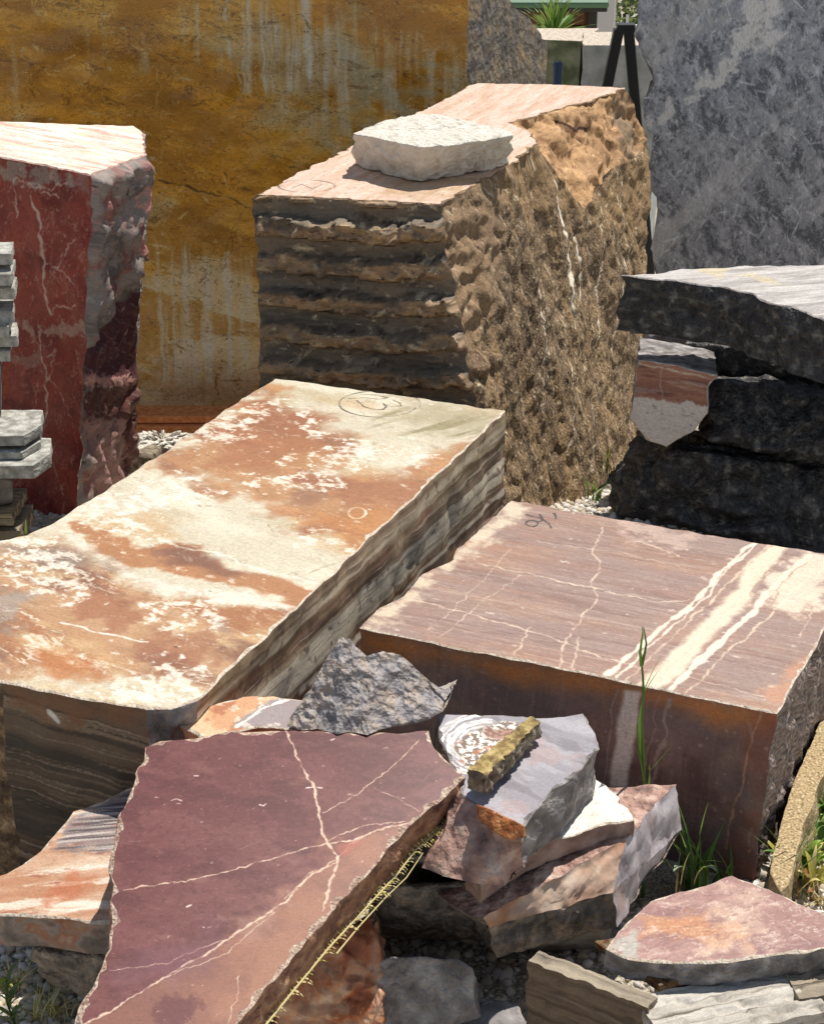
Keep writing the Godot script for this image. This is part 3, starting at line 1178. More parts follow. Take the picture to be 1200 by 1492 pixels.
# ---------------------------------------------------------------- the two sawn onyx blocks in the middle
func build_onyx_block() -> void:
	var h := .55
	var top := ys([737, 600, 560, 574, 400, 552, 260, 645, 116, 740, 96, 752, 40, 782, 0, 790, -200, 862, -230, 965, 0, 996, 70, 1010, 150, 1024, 214, 1036, 250, 1034, 286, 1022], h)
	var bot := below(top, -.02)
	bot[0] += Vector3(.0, 0, .0)
	var c_top := cv([top[2], top[0], top[15], top[8]], 420.0)
	c_top = cv([top[0], top[2]] + top.slice(3), 420.0)
	var m_top := painted(c_top, func(c: Canvas) -> void:
		c.gain = .5
		c.fill("cbc2ac")
		var a := c.dir(120, 770, 480, 900)
		c.noise("d8d0bb", 3.0, .40, .70, 1.0, 2, a, .5, 1.6)
		c.noise("b5a482", 4.0, .52, .80, .7, 3, a, .5, 1.6, 5, 0, .1)
		c.noise("c09a6c", 2.2, .55, .80, .6, 4, a, .6, 1.4)
		# smooth amber and rust in the far half
		c.mask(c.pixs([372, 574, 410, 566, 430, 600, 520, 645, 490, 690, 560, 700, 640, 660, 730, 640, 700, 690, 640, 740, 530, 800, 440, 765, 340, 720, 230, 680, 270, 645]), .05, .05, 7.0, 4)
		c.flat("b0845e", .95)
		c.noise("96654c", 3.0, .45, .70, .9, 5, a, .5, 1.3)
		c.noise("c7966a", 5.0, .50, .75, .7, 6, a, .4, 1.6, 5, 0, .1)
		c.noise("8f6a55", 2.4, .52, .70, .7, 9)
		c.all()
		c.area([360, 590, 470, 600, 480, 650, 390, 690, 300, 680], "9a6448", .6, .05, .05, 7.0, 5)
		c.area([480, 700, 640, 690, 690, 690, 600, 750, 520, 745], "96664c", .6, .06, .05, 7.0, 6)
		c.area([440, 765, 530, 800, 620, 745, 560, 745, 470, 750], "bd8450", .6, .03, .04, 8.0, 7)
		# the brown tongue and the white ribbon under it
		c.area([100, 762, 153, 774, 217, 800, 245, 796, 280, 797, 330, 828, 390, 842, 480, 872, 600, 895, 560, 915, 470, 893, 400, 873, 333, 856, 253, 837, 187, 825, 140, 797], "a8744e", .9, .012, .02, 10.0, 8)
		c.area([217, 803, 245, 796, 280, 797, 330, 828, 380, 842, 330, 840, 260, 825], "7d5a4a", .85, .02, .015, 10.0, 9)
		c.area([70, 768, 100, 775, 143, 803, 200, 838, 253, 853, 300, 858, 367, 868, 440, 890, 400, 892, 300, 876, 230, 862, 160, 826, 110, 796], "ddd6c6", .9, .012, .012, 10.0, 10)
		# near half
		c.mask(c.pixs([-200, 866, 0, 800, 90, 790, 150, 826, 230, 866, 330, 884, 440, 898, 560, 905, 470, 985, 330, 1010, 200, 985, 100, 990, 0, 985, -230, 955]), .03, .03, 8.0, 11)
		c.flat("b0825c", .75)
		c.noise("a06e4c", 2.6, .44, .66, .9, 12, a, .5, 1.5, 5, 0, .15)
		c.noise("7f5b49", 2.8, .52, .70, .85, 13, a, .45, 1.6, 5, 0, .15)
		c.noise("c9ac82", 3.2, .54, .72, .8, 14, a, .5, 1.5, 5, 0, .15)
		c.noise("8f8278", 2.0, .62, .74, .7, 26, a, .6, 1.4)
		c.noise("e2dac8", 2.6, .58, .7, .8, 12, a, .5, 1.5, 5, 0, .15, .02)
		c.all()
		c.area([130, 862, 200, 870, 215, 905, 160, 915, 110, 890], "966046", .6, .02, .03, 9.0, 13)
		c.area([240, 920, 320, 930, 300, 970, 235, 985, 210, 950], "94624a", .6, .02, .03, 9.0, 14)
		c.area([60, 960, 150, 955, 150, 990, 80, 995], "b06f42", .7, .02, .03, 9.0, 15)
		c.area([0, 860, 40, 870, 30, 915, -60, 900], "9c948c", .7, .03, .03, 9.0, 16)
		# the smoky far right corner
		c.area([600, 585, 735, 602, 720, 636, 640, 632, 575, 612], "9c9172", .55, .05, .05, 8.0)
		c.mask(c.pixs([560, 580, 740, 598, 735, 640, 640, 640, 540, 625]), .06, .05)
		c.noise("857a58", 8.0, .52, .75, .7, 15, c.dir(580, 640, 730, 600), .25, 2.0)
		c.all()
		# crumbly white crusts
		c.gain = .6
		var crusts := [[338, 698, 370, 695, 420, 698, 455, 684, 460, 672, 412, 672, 430, 664, 465, 666, 490, 648, 560, 655, 570, 662, 520, 680, 485, 690, 490, 712, 420, 712, 360, 706], [425, 595, 445, 600, 470, 640, 520, 645, 640, 662, 590, 676, 480, 645, 440, 630], [270, 630, 360, 590, 420, 580, 350, 640, 290, 650], [200, 985, 330, 1000, 320, 1036, 210, 1036, 120, 1020], [240, 905, 300, 890, 330, 905, 290, 920, 230, 915], [240, 960, 300, 975, 330, 985, 240, 990], [0, 790, 60, 785, 120, 800, 80, 840, 0, 830], [10, 830, 110, 840, 120, 880, 40, 860], [100, 745, 260, 690, 330, 720, 200, 750, 250, 795, 150, 775], [440, 770, 510, 790, 520, 800, 440, 790], [300, 870, 330, 880, 220, 900, 215, 880]]
		for k in crusts.size():
			c.mask(c.pixs(crusts[k]), .012, .05, 14.0, 30 + k)
			c.noise("e4ddcc", 17.0, .42, .60, .85, 60 + k, a, .8, 1.2, 5)
			c.noise("eeeae0", 34.0, .55, .72, .8, 80 + k, a, .8, 1.2, 4)
			c.dabs(60, .004, .014, "f0ece4", .9, 90 + k, 1.2, a)
		c.all()
		c.gain = .55
		c.noise("6f5238", 3.0, .5, .6, .35, 25, a, .6, 1.4, 5, 0, .1, .006)
		c.noise("e9e2d2", 4.0, .5, .6, .45, 27, a, .6, 1.4, 5, 0, .1, .008)
		c.pvein([90, 908, 140, 922, 216, 938], .006, "f2ede2", .9, .004)
		c.pvein([250, 790, 400, 840, 480, 862, 600, 905], .012, "ebe4d4", .6, .02, 9, 6.0)
		c.pvein([440, 840, 560, 800, 640, 770], .004, "8d7a60", .6, .006, 3)
		c.ring(552, 590, 56, 19, .005, "4d463c", .85)
		c.pvein([507, 582, 530, 581, 555, 583, 564, 581, 550, 577, 525, 576], .004, "4d463c", .8, .001)
		c.pvein([520, 585, 530, 594, 545, 598, 558, 598, 563, 594, 558, 589], .005, "4d463c", .85, .001)
		c.pvein([572, 584, 582, 588, 584, 593, 570, 594, 560, 592], .004, "4d463c", .7, .001)
		c.ring(520, 749, 12, 8, .01, "e9dfc8", .7)
		c.dabs(420, .003, .014, "efe9dc", .75, 21, 1.4, a)
		c.dabs(90, .002, .006, "4d3627", .7, 22), .42, .08)
	var rf := [top[15], top[0], bot[0], bot[15]]
	var c_right := cv(rf, 420.0)
	var m_right := painted(c_right, func(c: Canvas) -> void:
		c.fill("8f7a64")
		# layers dip from far top to near bottom
		var a := c.dir(500, 850, 736, 630)
		c.gain = .5
		c.noise("a8957c", 2.6, .42, .6, 1.0, 2, a, .03, 2.2, 3, 0, .05)
		c.noise("6d5646", 2.8, .5, .58, .95, 3, a, .03, 2.6, 3, 0, .05)
		c.noise("ddd3be", 2.8, .56, .62, .95, 4, a, .03, 2.8, 3, 0, .05)
		c.noise("7d5440", 3.4, .56, .64, .8, 5, a, .03, 2.8, 3, 0, .05)
		c.noise("ece5d4", 2.8, .5, .6, .8, 4, a, .03, 2.8, 3, 0, .05, .02)
		c.noise("4f3c30", 2.8, .44, .6, .7, 3, a, .03, 2.6, 3, 0, .05, .02)
		c.area([286, 1022, 500, 820, 520, 850, 400, 960, 330, 1030], "a88e6c", .6, .04, .05, 8.0)
		c.area([500, 830, 737, 605, 737, 640, 540, 830], "b0a184", .6, .03, .04, 8.0)
		c.pvein([440, 1005, 530, 920, 620, 830, 738, 712], .035, "e4dccb", .9, .006, 3, 1.2)
		c.pvein([420, 985, 520, 890, 610, 800, 738, 672], .016, "ddd3be", .8, .006, 4, 1.2)
		c.pvein([400, 960, 500, 865, 620, 748, 738, 634], .03, "6b5a44", .85, .006, 5, 1.2)
		c.pvein([470, 1000, 560, 905, 640, 820, 740, 722], .04, "64493c", .8, .008, 6, 1.2)
		c.pvein([380, 965, 480, 868, 600, 752, 738, 618], .02, "c9bfa6", .8, .006, 7, 1.2)
		var dn := c.dir(560, 800, 563, 880)
		c.noise("cfc6b2", 12.0, .56, .85, .2, 7, dn, .12, 2.6)
		c.noise("e6dfd0", 30.0, .66, .84, .3, 8, dn, .1, 2.0)
		c.noise("cabfa8", 20.0, .5, .8, .35, 18, a, .04, 2.0, 3)
		c.noise("5a473a", 24.0, .5, .8, .35, 19, a, .04, 2.0, 3)
		c.noise("54443a", 22.0, .62, .76, .5, 9), .5, .1)
	var ff := [top[10], top[13], bot[13], bot[10]]
	var c_fr := cv(ff, 420.0)
	var m_fr := painted(c_fr, func(c: Canvas) -> void:
		c.fill("4c3c30")
		var a := c.dir(0, 1080, 200, 1140)
		c.noise("63503f", 3.0, .44, .6, 1.0, 2, a, .12, 3.0, 5, 0, .1)
		c.noise("30261f", 4.0, .5, .62, .9, 3, a, .12, 3.0, 5, 0, .1)
		c.noise("8a7662", 5.0, .6, .68, .8, 4, a, .08, 4.0, 5, 0, .1)
		c.noise("a3917d", 11.0, .64, .7, .7, 5, a, .06, 4.0, 4, 0, .05)
		c.area([0, 996, 214, 1034, 214, 1060, 120, 1050, 0, 1025], "7a5032", .8, .02, .03, 9.0)
		c.pvein([74, 1036, 80, 1042, 88, 1052], .012, "e6e0d6", 1.0, .002), .5, .1)
	var s := Stone.new(Vector3(-.35, .25, -3.7), .005, .025, 21)
	s.ngon(top, m_top, c_top, .010, M.chip, .003)
	s.quad(rf[0], rf[1], rf[2], rf[3], m_right, c_right)
	for i in 15:
		if i >= 10 and i < 13:
			s.quad(top[i], top[i + 1], bot[i + 1], bot[i], m_fr, c_fr, .004, 8.0)
		elif i >= 13:
			s.quad(top[i], top[i + 1], bot[i + 1], bot[i], M.grey_rock, null, .03, 9.0)
		else:
			s.quad(top[i], top[i + 1], bot[i + 1], bot[i], M.brown_rock, null, .008)
	s.ngon(bot, M.brown_rock)
	put_stone(s, "stone_block", "long sawn onyx block with cream and amber clouded top and pencilled ring", "stone block")


func build_striped_block() -> void:
	var h := .42
	var top := ys([525, 915, 552, 885, 590, 868, 610, 842, 660, 815, 668, 800, 745, 731, 900, 757, 1050, 783, 1262, 818, 1200, 921, 1131, 1041, 1000, 1014, 800, 972, 640, 940], h)
	var bot := below(top, -.015)
	var c3 := Y(1109, 1288, 0.0)
	var shift := Vector3(c3.x - top[11].x, 0, c3.z - top[11].z) + Vector3(-.02, 0, 0)
	for i in [9, 10, 11]:
		bot[i] += shift
	var c_top := cv([top[0], top[11], top[9], top[6]], 460.0)
	var m_top := painted(c_top, func(c: Canvas) -> void:
		c.fill("9c867d")
		var a := c.dir(525, 915, 1131, 1041)
		c.noise("9b8279", 3.0, .42, .6, 1.0, 2, a, .35, 2.0)
		c.noise("84695f", 4.0, .48, .74, .7, 3, a, .35, 2.2)
		c.noise("a27f6e", 2.4, .46, .74, .6, 4, a, .5, 1.8)
		c.noise("b08a72", 1.8, .5, .78, .6, 14, a, .6, 1.6)
		c.noise("ab988f", 22.0, .5, .8, .5, 5, a, .07, 2.0)
		c.noise("7a635c", 26.0, .52, .82, .45, 6, a, .07, 2.0)
		c.noise("c4b2a8", 60.0, .6, .82, .5, 7, a, .06, 1.6)
		c.noise("cdb9aa", 7.0, .5, .6, .5, 71, a, .05, 2.6, 4, 0, .05, .012)
		c.noise("6d564f", 8.0, .5, .6, .45, 72, a, .05, 2.6, 4, 0, .05, .012)
		c.area([745, 731, 770, 742, 690, 800, 640, 835, 600, 880, 530, 925, 525, 905, 590, 865, 660, 810], "dccdb4", .85, .03, .04, 10.0)
		c.area([880, 985, 940, 930, 1010, 870, 1080, 800, 1110, 785, 1130, 790, 1070, 850, 990, 940, 930, 1005], "a8897a", .5, .03, .03)
		# the cream bands that cross it
		c.pvein([886, 986, 930, 945, 985, 900, 1020, 870, 1050, 835, 1085, 802, 1112, 787], .018, "e9dcc8", .95, .005, 3, 6.0)
		c.pvein([898, 990, 940, 950, 990, 905, 1030, 868, 1060, 832, 1100, 795], .007, "e8dccb", .9, .006, 4, 8.0)
		c.area([930, 1000, 985, 945, 1040, 890, 1075, 855, 1085, 825, 1130, 790, 1150, 795, 1110, 840, 1090, 880, 1040, 925, 990, 985, 960, 1008], "e6d5bd", .95, .010, .006, 12.0)
		c.pvein([975, 1006, 1020, 965, 1060, 925, 1100, 890, 1115, 865, 1150, 835, 1180, 810], .022, "e9dcc8", .95, .005, 6, 6.0)
		for k in [[912, 994, 985, 925, 1050, 862, 1122, 790], [1000, 1012, 1060, 950, 1120, 900, 1165, 850], [948, 1002, 1010, 940, 1070, 880, 1135, 800]]:
			c.pvein(k, .007, "dcc9b2", .7, .006, int(k[0]), 9.0)
		c.area([1100, 885, 1115, 850, 1160, 805, 1215, 810, 1200, 880, 1170, 895, 1130, 890], "e8d6c0", .85, .02, .03, 10.0)
		c.pvein([1090, 870, 1120, 835, 1150, 805], .005, "a58a74", .8, .008, 7, 8.0)
		c.pvein([1120, 890, 1140, 850, 1175, 815], .005, "b0967e", .8, .008, 8, 8.0)
		for k in [[590, 872, 700, 900, 800, 930, 880, 962, 900, 965, .006], [680, 820, 760, 835, 860, 858, 960, 880, 1010, 875, .007], [880, 770, 862, 800, 875, 830, 860, 850, 870, 870, .006], [745, 800, 700, 850, 660, 890, 620, 920, .003], [870, 870, 850, 900, 835, 920, .005], [925, 790, 960, 800, 990, 812, .006], [830, 925, 820, 950, 812, 980, .007], [845, 930, 842, 950, 830, 985, .005], [770, 915, 760, 940, 750, 955, .006], [880, 960, 950, 980, 1050, 1000, 1120, 1020, .004], [1190, 870, 1180, 900, 1165, 930, .004], [780, 790, 900, 806, 1000, 830, .003], [640, 930, 700, 880, 760, 840, .003]]:
			c.pvein(k.slice(0, k.size() - 1), k[-1], "dcc6b0", .7, .006, int(k[0]) + int(k[1]), 14.0)
		c.area([900, 760, 1010, 780, 1010, 800, 940, 795], "d9bfae", .5, .03, .05, 12.0)
		c.area([1120, 1000, 1180, 960, 1150, 1010, 1128, 1035], "c09074", .8, .02, .03)
		c.noise("e6d7c6", 9.0, .92, 1.0, .6, 15, a, .5, 1.6, 4, 1, .04)
		for k in [[766, 751, 775, 754, 785, 756, 792, 760, 799, 764, 803, 771], [786, 751, 788, 754, 790, 757, 789, 760, 784, 762, 775, 759], [774, 760, 768, 761, 765, 765, 770, 768, 778, 769, 783, 765, 781, 761, 774, 760], [807, 749, 809, 753, 809, 758]]:
			c.pvein(k, .006, "3f3836", .9, .001)
		c.dabs(140, .002, .012, "eadfd0", .7, 9, 1.6, a), .42, .1)
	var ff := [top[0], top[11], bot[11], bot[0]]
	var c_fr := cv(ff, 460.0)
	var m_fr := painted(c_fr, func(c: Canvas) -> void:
		c.fill("725f60")
		c.area([640, 960, 900, 1020, 880, 1180, 640, 1180], "665659", .7, .08, .08, 4.0)
		c.noise("836a64", 2.6, .42, .6, 1.0, 2)
		c.noise("685252", 3.4, .5, .7, .8, 3, 0.0, .6, 1.2)
		var dn := c.dir(700, 1000, 698, 1080)
		c.noise("8f7d76", 14.0, .5, .85, .4, 4, dn, .1, 2.6)
		c.noise("57443f", 18.0, .5, .85, .4, 5, dn, .1, 2.6)
		# light coming through the stone below the top edge, painted amber
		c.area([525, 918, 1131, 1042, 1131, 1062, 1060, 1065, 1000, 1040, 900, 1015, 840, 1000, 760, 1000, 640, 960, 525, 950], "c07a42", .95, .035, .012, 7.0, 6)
		c.area([1085, 1040, 1131, 1042, 1112, 1288, 1080, 1288], "8f5340", .55, .04, .04, 7.0)
		c.area([905, 1005, 930, 1008, 912, 1150, 885, 1150], "e2d8d0", .95, .006, .003, 9.0)
		c.pvein([895, 1004, 878, 1150], .004, "a89c94", .6, .003)
		c.pvein([975, 1020, 945, 1150], .01, "9c8d86", .75, .006)
		c.pvein([958, 1015, 930, 1150], .004, "9c8d86", .6, .006)
		c.pvein([1105, 1040, 1085, 1120, 1058, 1210, 1056, 1240], .005, "b98f74", .8, .004)
		c.noise("a48c80", 30.0, .66, .78, .5, 7, dn, .3, 1.6)
		c.dabs(200, .002, .008, "c9b8ac", .6, 3), .3, .05)
	var s := Stone.new(Vector3(.5, .2, -3.5), .004, .022, 33)
	s.ngon(top, m_top, c_top, .008, M.chip, .003)
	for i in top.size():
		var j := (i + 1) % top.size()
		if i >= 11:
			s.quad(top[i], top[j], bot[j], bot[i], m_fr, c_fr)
		elif i == 9 or i == 10:
			s.quad(top[i], top[j], bot[j], bot[i], M.grey_pink, null, .012, 14.0, null, .02, .8)
		else:
			s.quad(top[i], top[j], bot[j], bot[i], M.grey_pink, null, .01)
	s.ngon(bot, M.grey_pink)
	put_stone(s, "stone_block", "low sawn purplish onyx block crossed by cream stripes", "stone block")


# ---------------------------------------------------------------- the dark stones piled on the right
func build_dark_pile() -> void:
	var top := ys([909, 402, 1000, 394, 1090, 389, 1200, 387, 1370, 388, 1390, 540, 1200, 468, 1130, 444, 1060, 420, 990, 412], .8)
	var c := cv(top, 260.0)
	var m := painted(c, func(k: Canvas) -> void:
		k.fill("a5a09c")  # sunlit tone of the slab's top painted in; its sides carry shade
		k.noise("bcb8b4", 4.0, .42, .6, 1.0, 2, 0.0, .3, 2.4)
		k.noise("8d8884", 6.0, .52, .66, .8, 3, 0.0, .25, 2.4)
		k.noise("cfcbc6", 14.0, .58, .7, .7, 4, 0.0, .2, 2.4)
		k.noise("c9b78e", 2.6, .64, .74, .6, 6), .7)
	prism("stone_slab", "thick dark grey slab, top painted paler for sun and sides darker for shade, topmost of the dark pile", "stone slab", top, .175, m, c, [[M.dark_rock, .014, null, 6.0]], .012, .012, M.grey_rock, .03, 41, "", .015)

	var z := -4.86
	var fo := Z(930, 525, z)
	var fn := Vector3(-.35, .10, 1.0).normalized()
	var f := ons([930, 524, 985, 532, 1044, 546, 1032, 566, 1030, 600, 1012, 626, 970, 651, 940, 640, 918, 608, 924, 570], fo, fn)
	var c2 := cv(f, 420.0)
	var m2 := painted(c2, func(k: Canvas) -> void:
		k.fill("9c6a58")
		var a := k.dir(930, 560, 1030, 575)
		k.noise("b07c62", 6.0, .44, .6, 1.0, 2, a, .3, 2.0)
		k.noise("7c4e46", 7.0, .52, .66, .9, 3, a, .3, 2.2)
		k.area([918, 578, 970, 582, 1035, 592, 1035, 660, 915, 660], "e0d6cb", 1.0, .006, .01, 14.0)
		k.noise("cbbdb0", 10.0, .58, .7, .5, 5, a, .3, 2.0)
		k.pvein([924, 528, 1040, 552], .008, "d9c3a8", .8, .003)
		k.pvein([962, 535, 964, 600, 962, 640], .003, "d9c9bc", .6, .004)
		k.dabs(50, .003, .01, "6f6a66", .7, 3), .45, .1)
	prism("onyx_chunk", "small brown and white banded onyx chunk wedged under the dark slab", "stone", f, shifted(f, Vector3(.05, -.04, -.34)), m2, c2, [[M.grey_rock, .006]], .003, .006, M.chip, .02, 43)

	rock("dark_rock", "black rock wedged beside the onyx chunk under the dark slab", "rock", [Z(1034, 548, -4.95), Z(1200, 590, -4.75), Z(1370, 600, -4.7), Z(1370, 705, -4.65), Z(1200, 664, -4.66), Z(1040, 645, -4.8), Z(1020, 630, -4.95), Z(1034, 548, -5.35), Z(1370, 560, -5.3), Z(1370, 690, -5.3), Z(1040, 640, -5.35)], M.dark_rock, 60, .006, 7.0, 80.0, 45, .03)
	rock("dark_rock", "broad black rock lying on the gravel at the bottom of the dark pile", "rock", [Z(934, 640, -5.05), Z(1010, 655, -4.8), Z(1370, 706, -4.7), Z(1390, 900, -4.55), Z(1200, 850, -4.62), Z(900, 752, -4.9), Z(892, 720, -5.05), Z(934, 625, -5.5), Z(1370, 660, -5.5), Z(1370, 800, -5.5), Z(905, 720, -5.5), Y(920, 752, -.05)], M.dark_rock, 64, .006, 6.0, 80.0, 46, .04)
	rock("dark_rock", "added black rock closing the shaded gap between the topmost dark slab and the black rocks below", "rock", [Z(1000, 498, -5.15), Z(1200, 520, -5.0), Z(1380, 560, -4.95), Z(1380, 650, -4.95), Z(1200, 640, -5.0), Z(1000, 600, -5.15), Z(1000, 500, -5.5), Z(1380, 520, -5.5), Z(1380, 650, -5.5), Z(1000, 600, -5.5)], M.dark_rock, 40, .005, 7.0, 80.0, 49, .02)  # added spacer: its black closes the shaded gap under the topmost slab
	rock("grey_rock", "small grey rock behind the onyx chunk under the dark slab", "rock", [Z(938, 480, -5.35), Z(1000, 482, -5.3), Z(1010, 560, -5.3), Z(936, 560, -5.35), Z(930, 520, -5.4), Z(940, 470, -5.6), Z(1010, 470, -5.6), Z(1010, 600, -5.6), Z(935, 600, -5.6)], M.grey_rock, 24, .01, 9.0, 20.0, 47, .01)

	# sandstone kerb lying along the striped block
	var st := ys([1122, 1272, 1128, 1232, 1152, 1150, 1200, 1035, 1270, 880, 1320, 871, 1252, 1008, 1204, 1118, 1172, 1200, 1150, 1288, 1134, 1300], .13)
	prism("sandstone_kerb", "pale gritty sandstone kerb lying along the side of the striped block", "stone", st, below(st, -.02), M.sand_rock, null, [[M.sand_rock, .01]], .003, .006, M.sand_rock, .02, 48)


# ---------------------------------------------------------------- the heap of broken slabs in front
var plum_edge := []


func build_front_heap() -> void:
	# the plum slab, tipped towards the viewer
	var o := Y(210, 1085, .51)
	var n := (Y(625, 1065, .51) - o).cross(Y(110, 1492, .375) - o).normalized()
	var pl := [210, 1088, 232, 1079, 320, 1071, 420, 1064, 540, 1066, 626, 1064, 632, 1092, 655, 1118, 676, 1132, 655, 1150, 600, 1200, 540, 1266, 470, 1345, 350, 1485, 300, 1550, 96, 1560, 108, 1492, 116, 1470, 142, 1430, 158, 1385, 160, 1330, 163, 1290, 160, 1265, 164, 1230, 176, 1190, 190, 1160, 196, 1130, 208, 1108]
	var top := ons(pl, o, n)
	plum_edge = shifted(top.slice(8, 15), (n if n.y < 0.0 else -n) * .072)
	var c := cv([top[0], top[5], top[8], top[12], top[14], top[15], top[20]], 900.0)
	var m := painted(c, func(k: Canvas) -> void:
		k.fill("693a39")
		k.noise("764745", 5.0, .42, .7, .8, 2, .2, .7, 1.3)
		k.noise("5c3130", 6.0, .5, .64, .9, 3, .2, .7, 1.3)
		k.noise("7f514e", 14.0, .54, .8, .5, 4, .2, .6, 1.4)
		k.noise("532c2b", 50.0, .56, .76, .5, 5)
		k.noise("90655f", 70.0, .62, .82, .5, 15)
		k.noise("8a5c58", 30.0, .5, .6, .35, 16, -.1, .15, 1.6, 4, 0, 0.0, .02)
		# the brown corner below the long vein
		k.area([100, 1505, 170, 1470, 240, 1425, 310, 1385, 370, 1345, 415, 1315, 450, 1280, 490, 1255, 520, 1226, 560, 1208, 598, 1200, 700, 1200, 640, 1500, 320, 1600, 60, 1600], "8a5f50", .85, .005, .004, 20.0)
		k.area([400, 1330, 480, 1250, 590, 1200, 480, 1350, 380, 1490, 280, 1560, 330, 1440], "a57358", .7, .05, .05, 8.0)
		k.area([130, 1440, 250, 1430, 330, 1370, 250, 1370, 160, 1420], "7d5560", .5, .04, .04, 9.0)
		k.noise("a27a6a", 9.0, .6, .85, .35, 7, .3, .7, 1.3, 6)
		k.area([222, 1460, 280, 1448, 292, 1468, 275, 1492, 228, 1492], "673b3b", .85, .007, .01, 20.0)
		k.area([345, 1340, 380, 1330, 410, 1300, 400, 1350, 360, 1370], "b8907c", .4, .02, .03)
		for q in [[418, 1065, 425, 1085, 440, 1118, 455, 1145, 464, 1180, 470, 1215, 476, 1230, 494, 1250, 492, 1262, 480, 1290, 470, 1330, .0055], [110, 1500, 170, 1470, 240, 1425, 310, 1385, 370, 1345, 415, 1315, 450, 1280, 490, 1255, .0045], [180, 1298, 290, 1282, 380, 1258, 440, 1240, 474, 1231, .003], [474, 1231, 510, 1228, 560, 1208, 598, 1200, .004], [474, 1228, 530, 1205, 590, 1198, .0022], [416, 1312, 450, 1275, 488, 1258, .002], [470, 1185, 520, 1160, 570, 1120, 612, 1080, .0022], [545, 1150, 580, 1165, 612, 1185, .0016], [494, 1250, 510, 1232, 540, 1215, .003], [330, 1500, 345, 1450, 350, 1420, .002], [240, 1425, 330, 1390, 400, 1330, .0015], [160, 1415, 240, 1405, 330, 1370, .0015]]:
			k.pvein(q.slice(0, q.size() - 1), q[-1], "d6bda6", .95, .003, int(q[0]), 26.0)
		k.area([490, 1232, 530, 1226, 515, 1240, 496, 1252], "a8604e", .7, .006, .004, 20.0)
		for q in [[250, 1168, 258, 1166, 265, 1169], [226, 1163, 232, 1164], [378, 1174, 384, 1176, 388, 1172], [272, 1323, 280, 1320], [283, 1132, 290, 1132], [482, 1080, 488, 1078], [446, 1150, 458, 1148, 470, 1150]]:
			k.pvein(q, .004, "e3d6ca", .9, .001, int(q[0]), 20.0)
		k.dabs(260, .001, .004, "dccabb", .7, 9)
		for z in 5:
			k.dabs(70, .0008, .002, ["8f6a66", "a58a82", "5a3230"][z % 3], .5, 20 + z, 22.0, z * .7), .34, .04)
	prism("stone_slab", "large plum coloured slab with branching cream veins, lying tilted on the heap", "stone slab", top, .075, m, c, [[M.plum_side, .006, null, 18.0]], .005, .014, M.plum_chip, .012, 51)

	# the banded onyx slab on the left
	var eo := Y(0, 1332, .29)
	var en := (Y(165, 1345, .29) - eo).cross(Y(190, 1150, .37) - eo).normalized()
	var et := ons([-90, 1310, -60, 1330, 0, 1334, 80, 1342, 160, 1347, 240, 1352, 260, 1200, 250, 1140, 192, 1145, 150, 1168, 108, 1180, 90, 1205, 60, 1240, 30, 1262, 0, 1276, -70, 1300], eo, en)
	var ec := cv([et[2], et[5], et[7], et[0]], 700.0)
	var em := painted(ec, func(k: Canvas) -> void:
		k.fill("c8a58a")
		var a := k.dir(60, 1290, 170, 1280)
		k.noise("b07a58", 5.0, .46, .72, .8, 2, a, .3, 1.6, 5, 0, .05)
		k.noise("dccbb4", 6.0, .5, .76, .9, 3, a, .3, 1.8, 5, 0, .05)
		k.noise("e9dfd0", 12.0, .56, .66, .8, 4, a, .3, 2.0, 5, 0, .03)
		k.area([112, 1190, 160, 1175, 192, 1150, 200, 1230, 150, 1240, 80, 1240, 95, 1210], "8b7d7c", .9, .01, .015, 14.0)
		k.mask(k.pixs([112, 1190, 160, 1175, 200, 1150, 200, 1230, 150, 1240, 80, 1240, 95, 1210]), .01, .01)
		k.noise("4f4648", 34.0, .5, .6, .9, 5, a, .05, 1.6)
		k.noise("cfc3bb", 38.0, .56, .66, .8, 6, a, .05, 1.6)
		k.all()
		k.area([60, 1300, 110, 1275, 140, 1280, 110, 1305, 70, 1315], "b0603a", .6, .02, .02, 14.0)
		k.noise("8a4a34", 20.0, .62, .74, .5, 8, a, .4, 1.4), .45, .08)
	var efm := rubble([0.0, "4c4440", .35, "7a706a", .5, "9a8f88", .7, "a36b4c", 1.0, "d2c3b4"], 61, 2.0, .4, .6)
	prism("stone_slab", "cream and rust banded onyx slab in front of the long onyx block", "stone slab", et, .085, em, ec, [[efm, .003, null, 12.0]], .004, .008, M.chip, .015, 52)

	rock("brown_rock", "brown rock on the gravel under the cream and rust banded slab", "rock", ys([50, 1385, 150, 1380, 230, 1400], .19) + ys([52, 1420, 80, 1440, 140, 1462, 220, 1500, 240, 1440], .03) + [Y(60, 1380, .17), Y(200, 1330, .15), Y(60, 1360, .02), Y(240, 1380, .02)], M.grey_brown, 30, .008, 14.0, 18.0, 53, .008)

	# the grey slab with the agate eye
	var jo := Y(845, 1043, .47)
	var jn := Vector3(.04, 1, .05).normalized()
	var jt := ons([630, 1058, 640, 1042, 700, 1041, 780, 1046, 846, 1042, 866, 1066, 868, 1092, 846, 1120, 800, 1160, 768, 1200, 752, 1216, 716, 1200, 692, 1172, 676, 1160, 660, 1118], jo, jn)
	var jb := shifted(jt, Vector3(0, -.105, 0))
	for q in [[9, 778, 1243, .365], [10, 766, 1262, .365], [11, 738, 1291, .365], [12, 660, 1282, .365], [13, 612, 1264, .37], [14, 640, 1190, .38]]:
		jb[q[0]] = Y(q[1], q[2], q[3])
	var jc := cv([jt[0], jt[4], jt[10], jt[14]], 800.0)
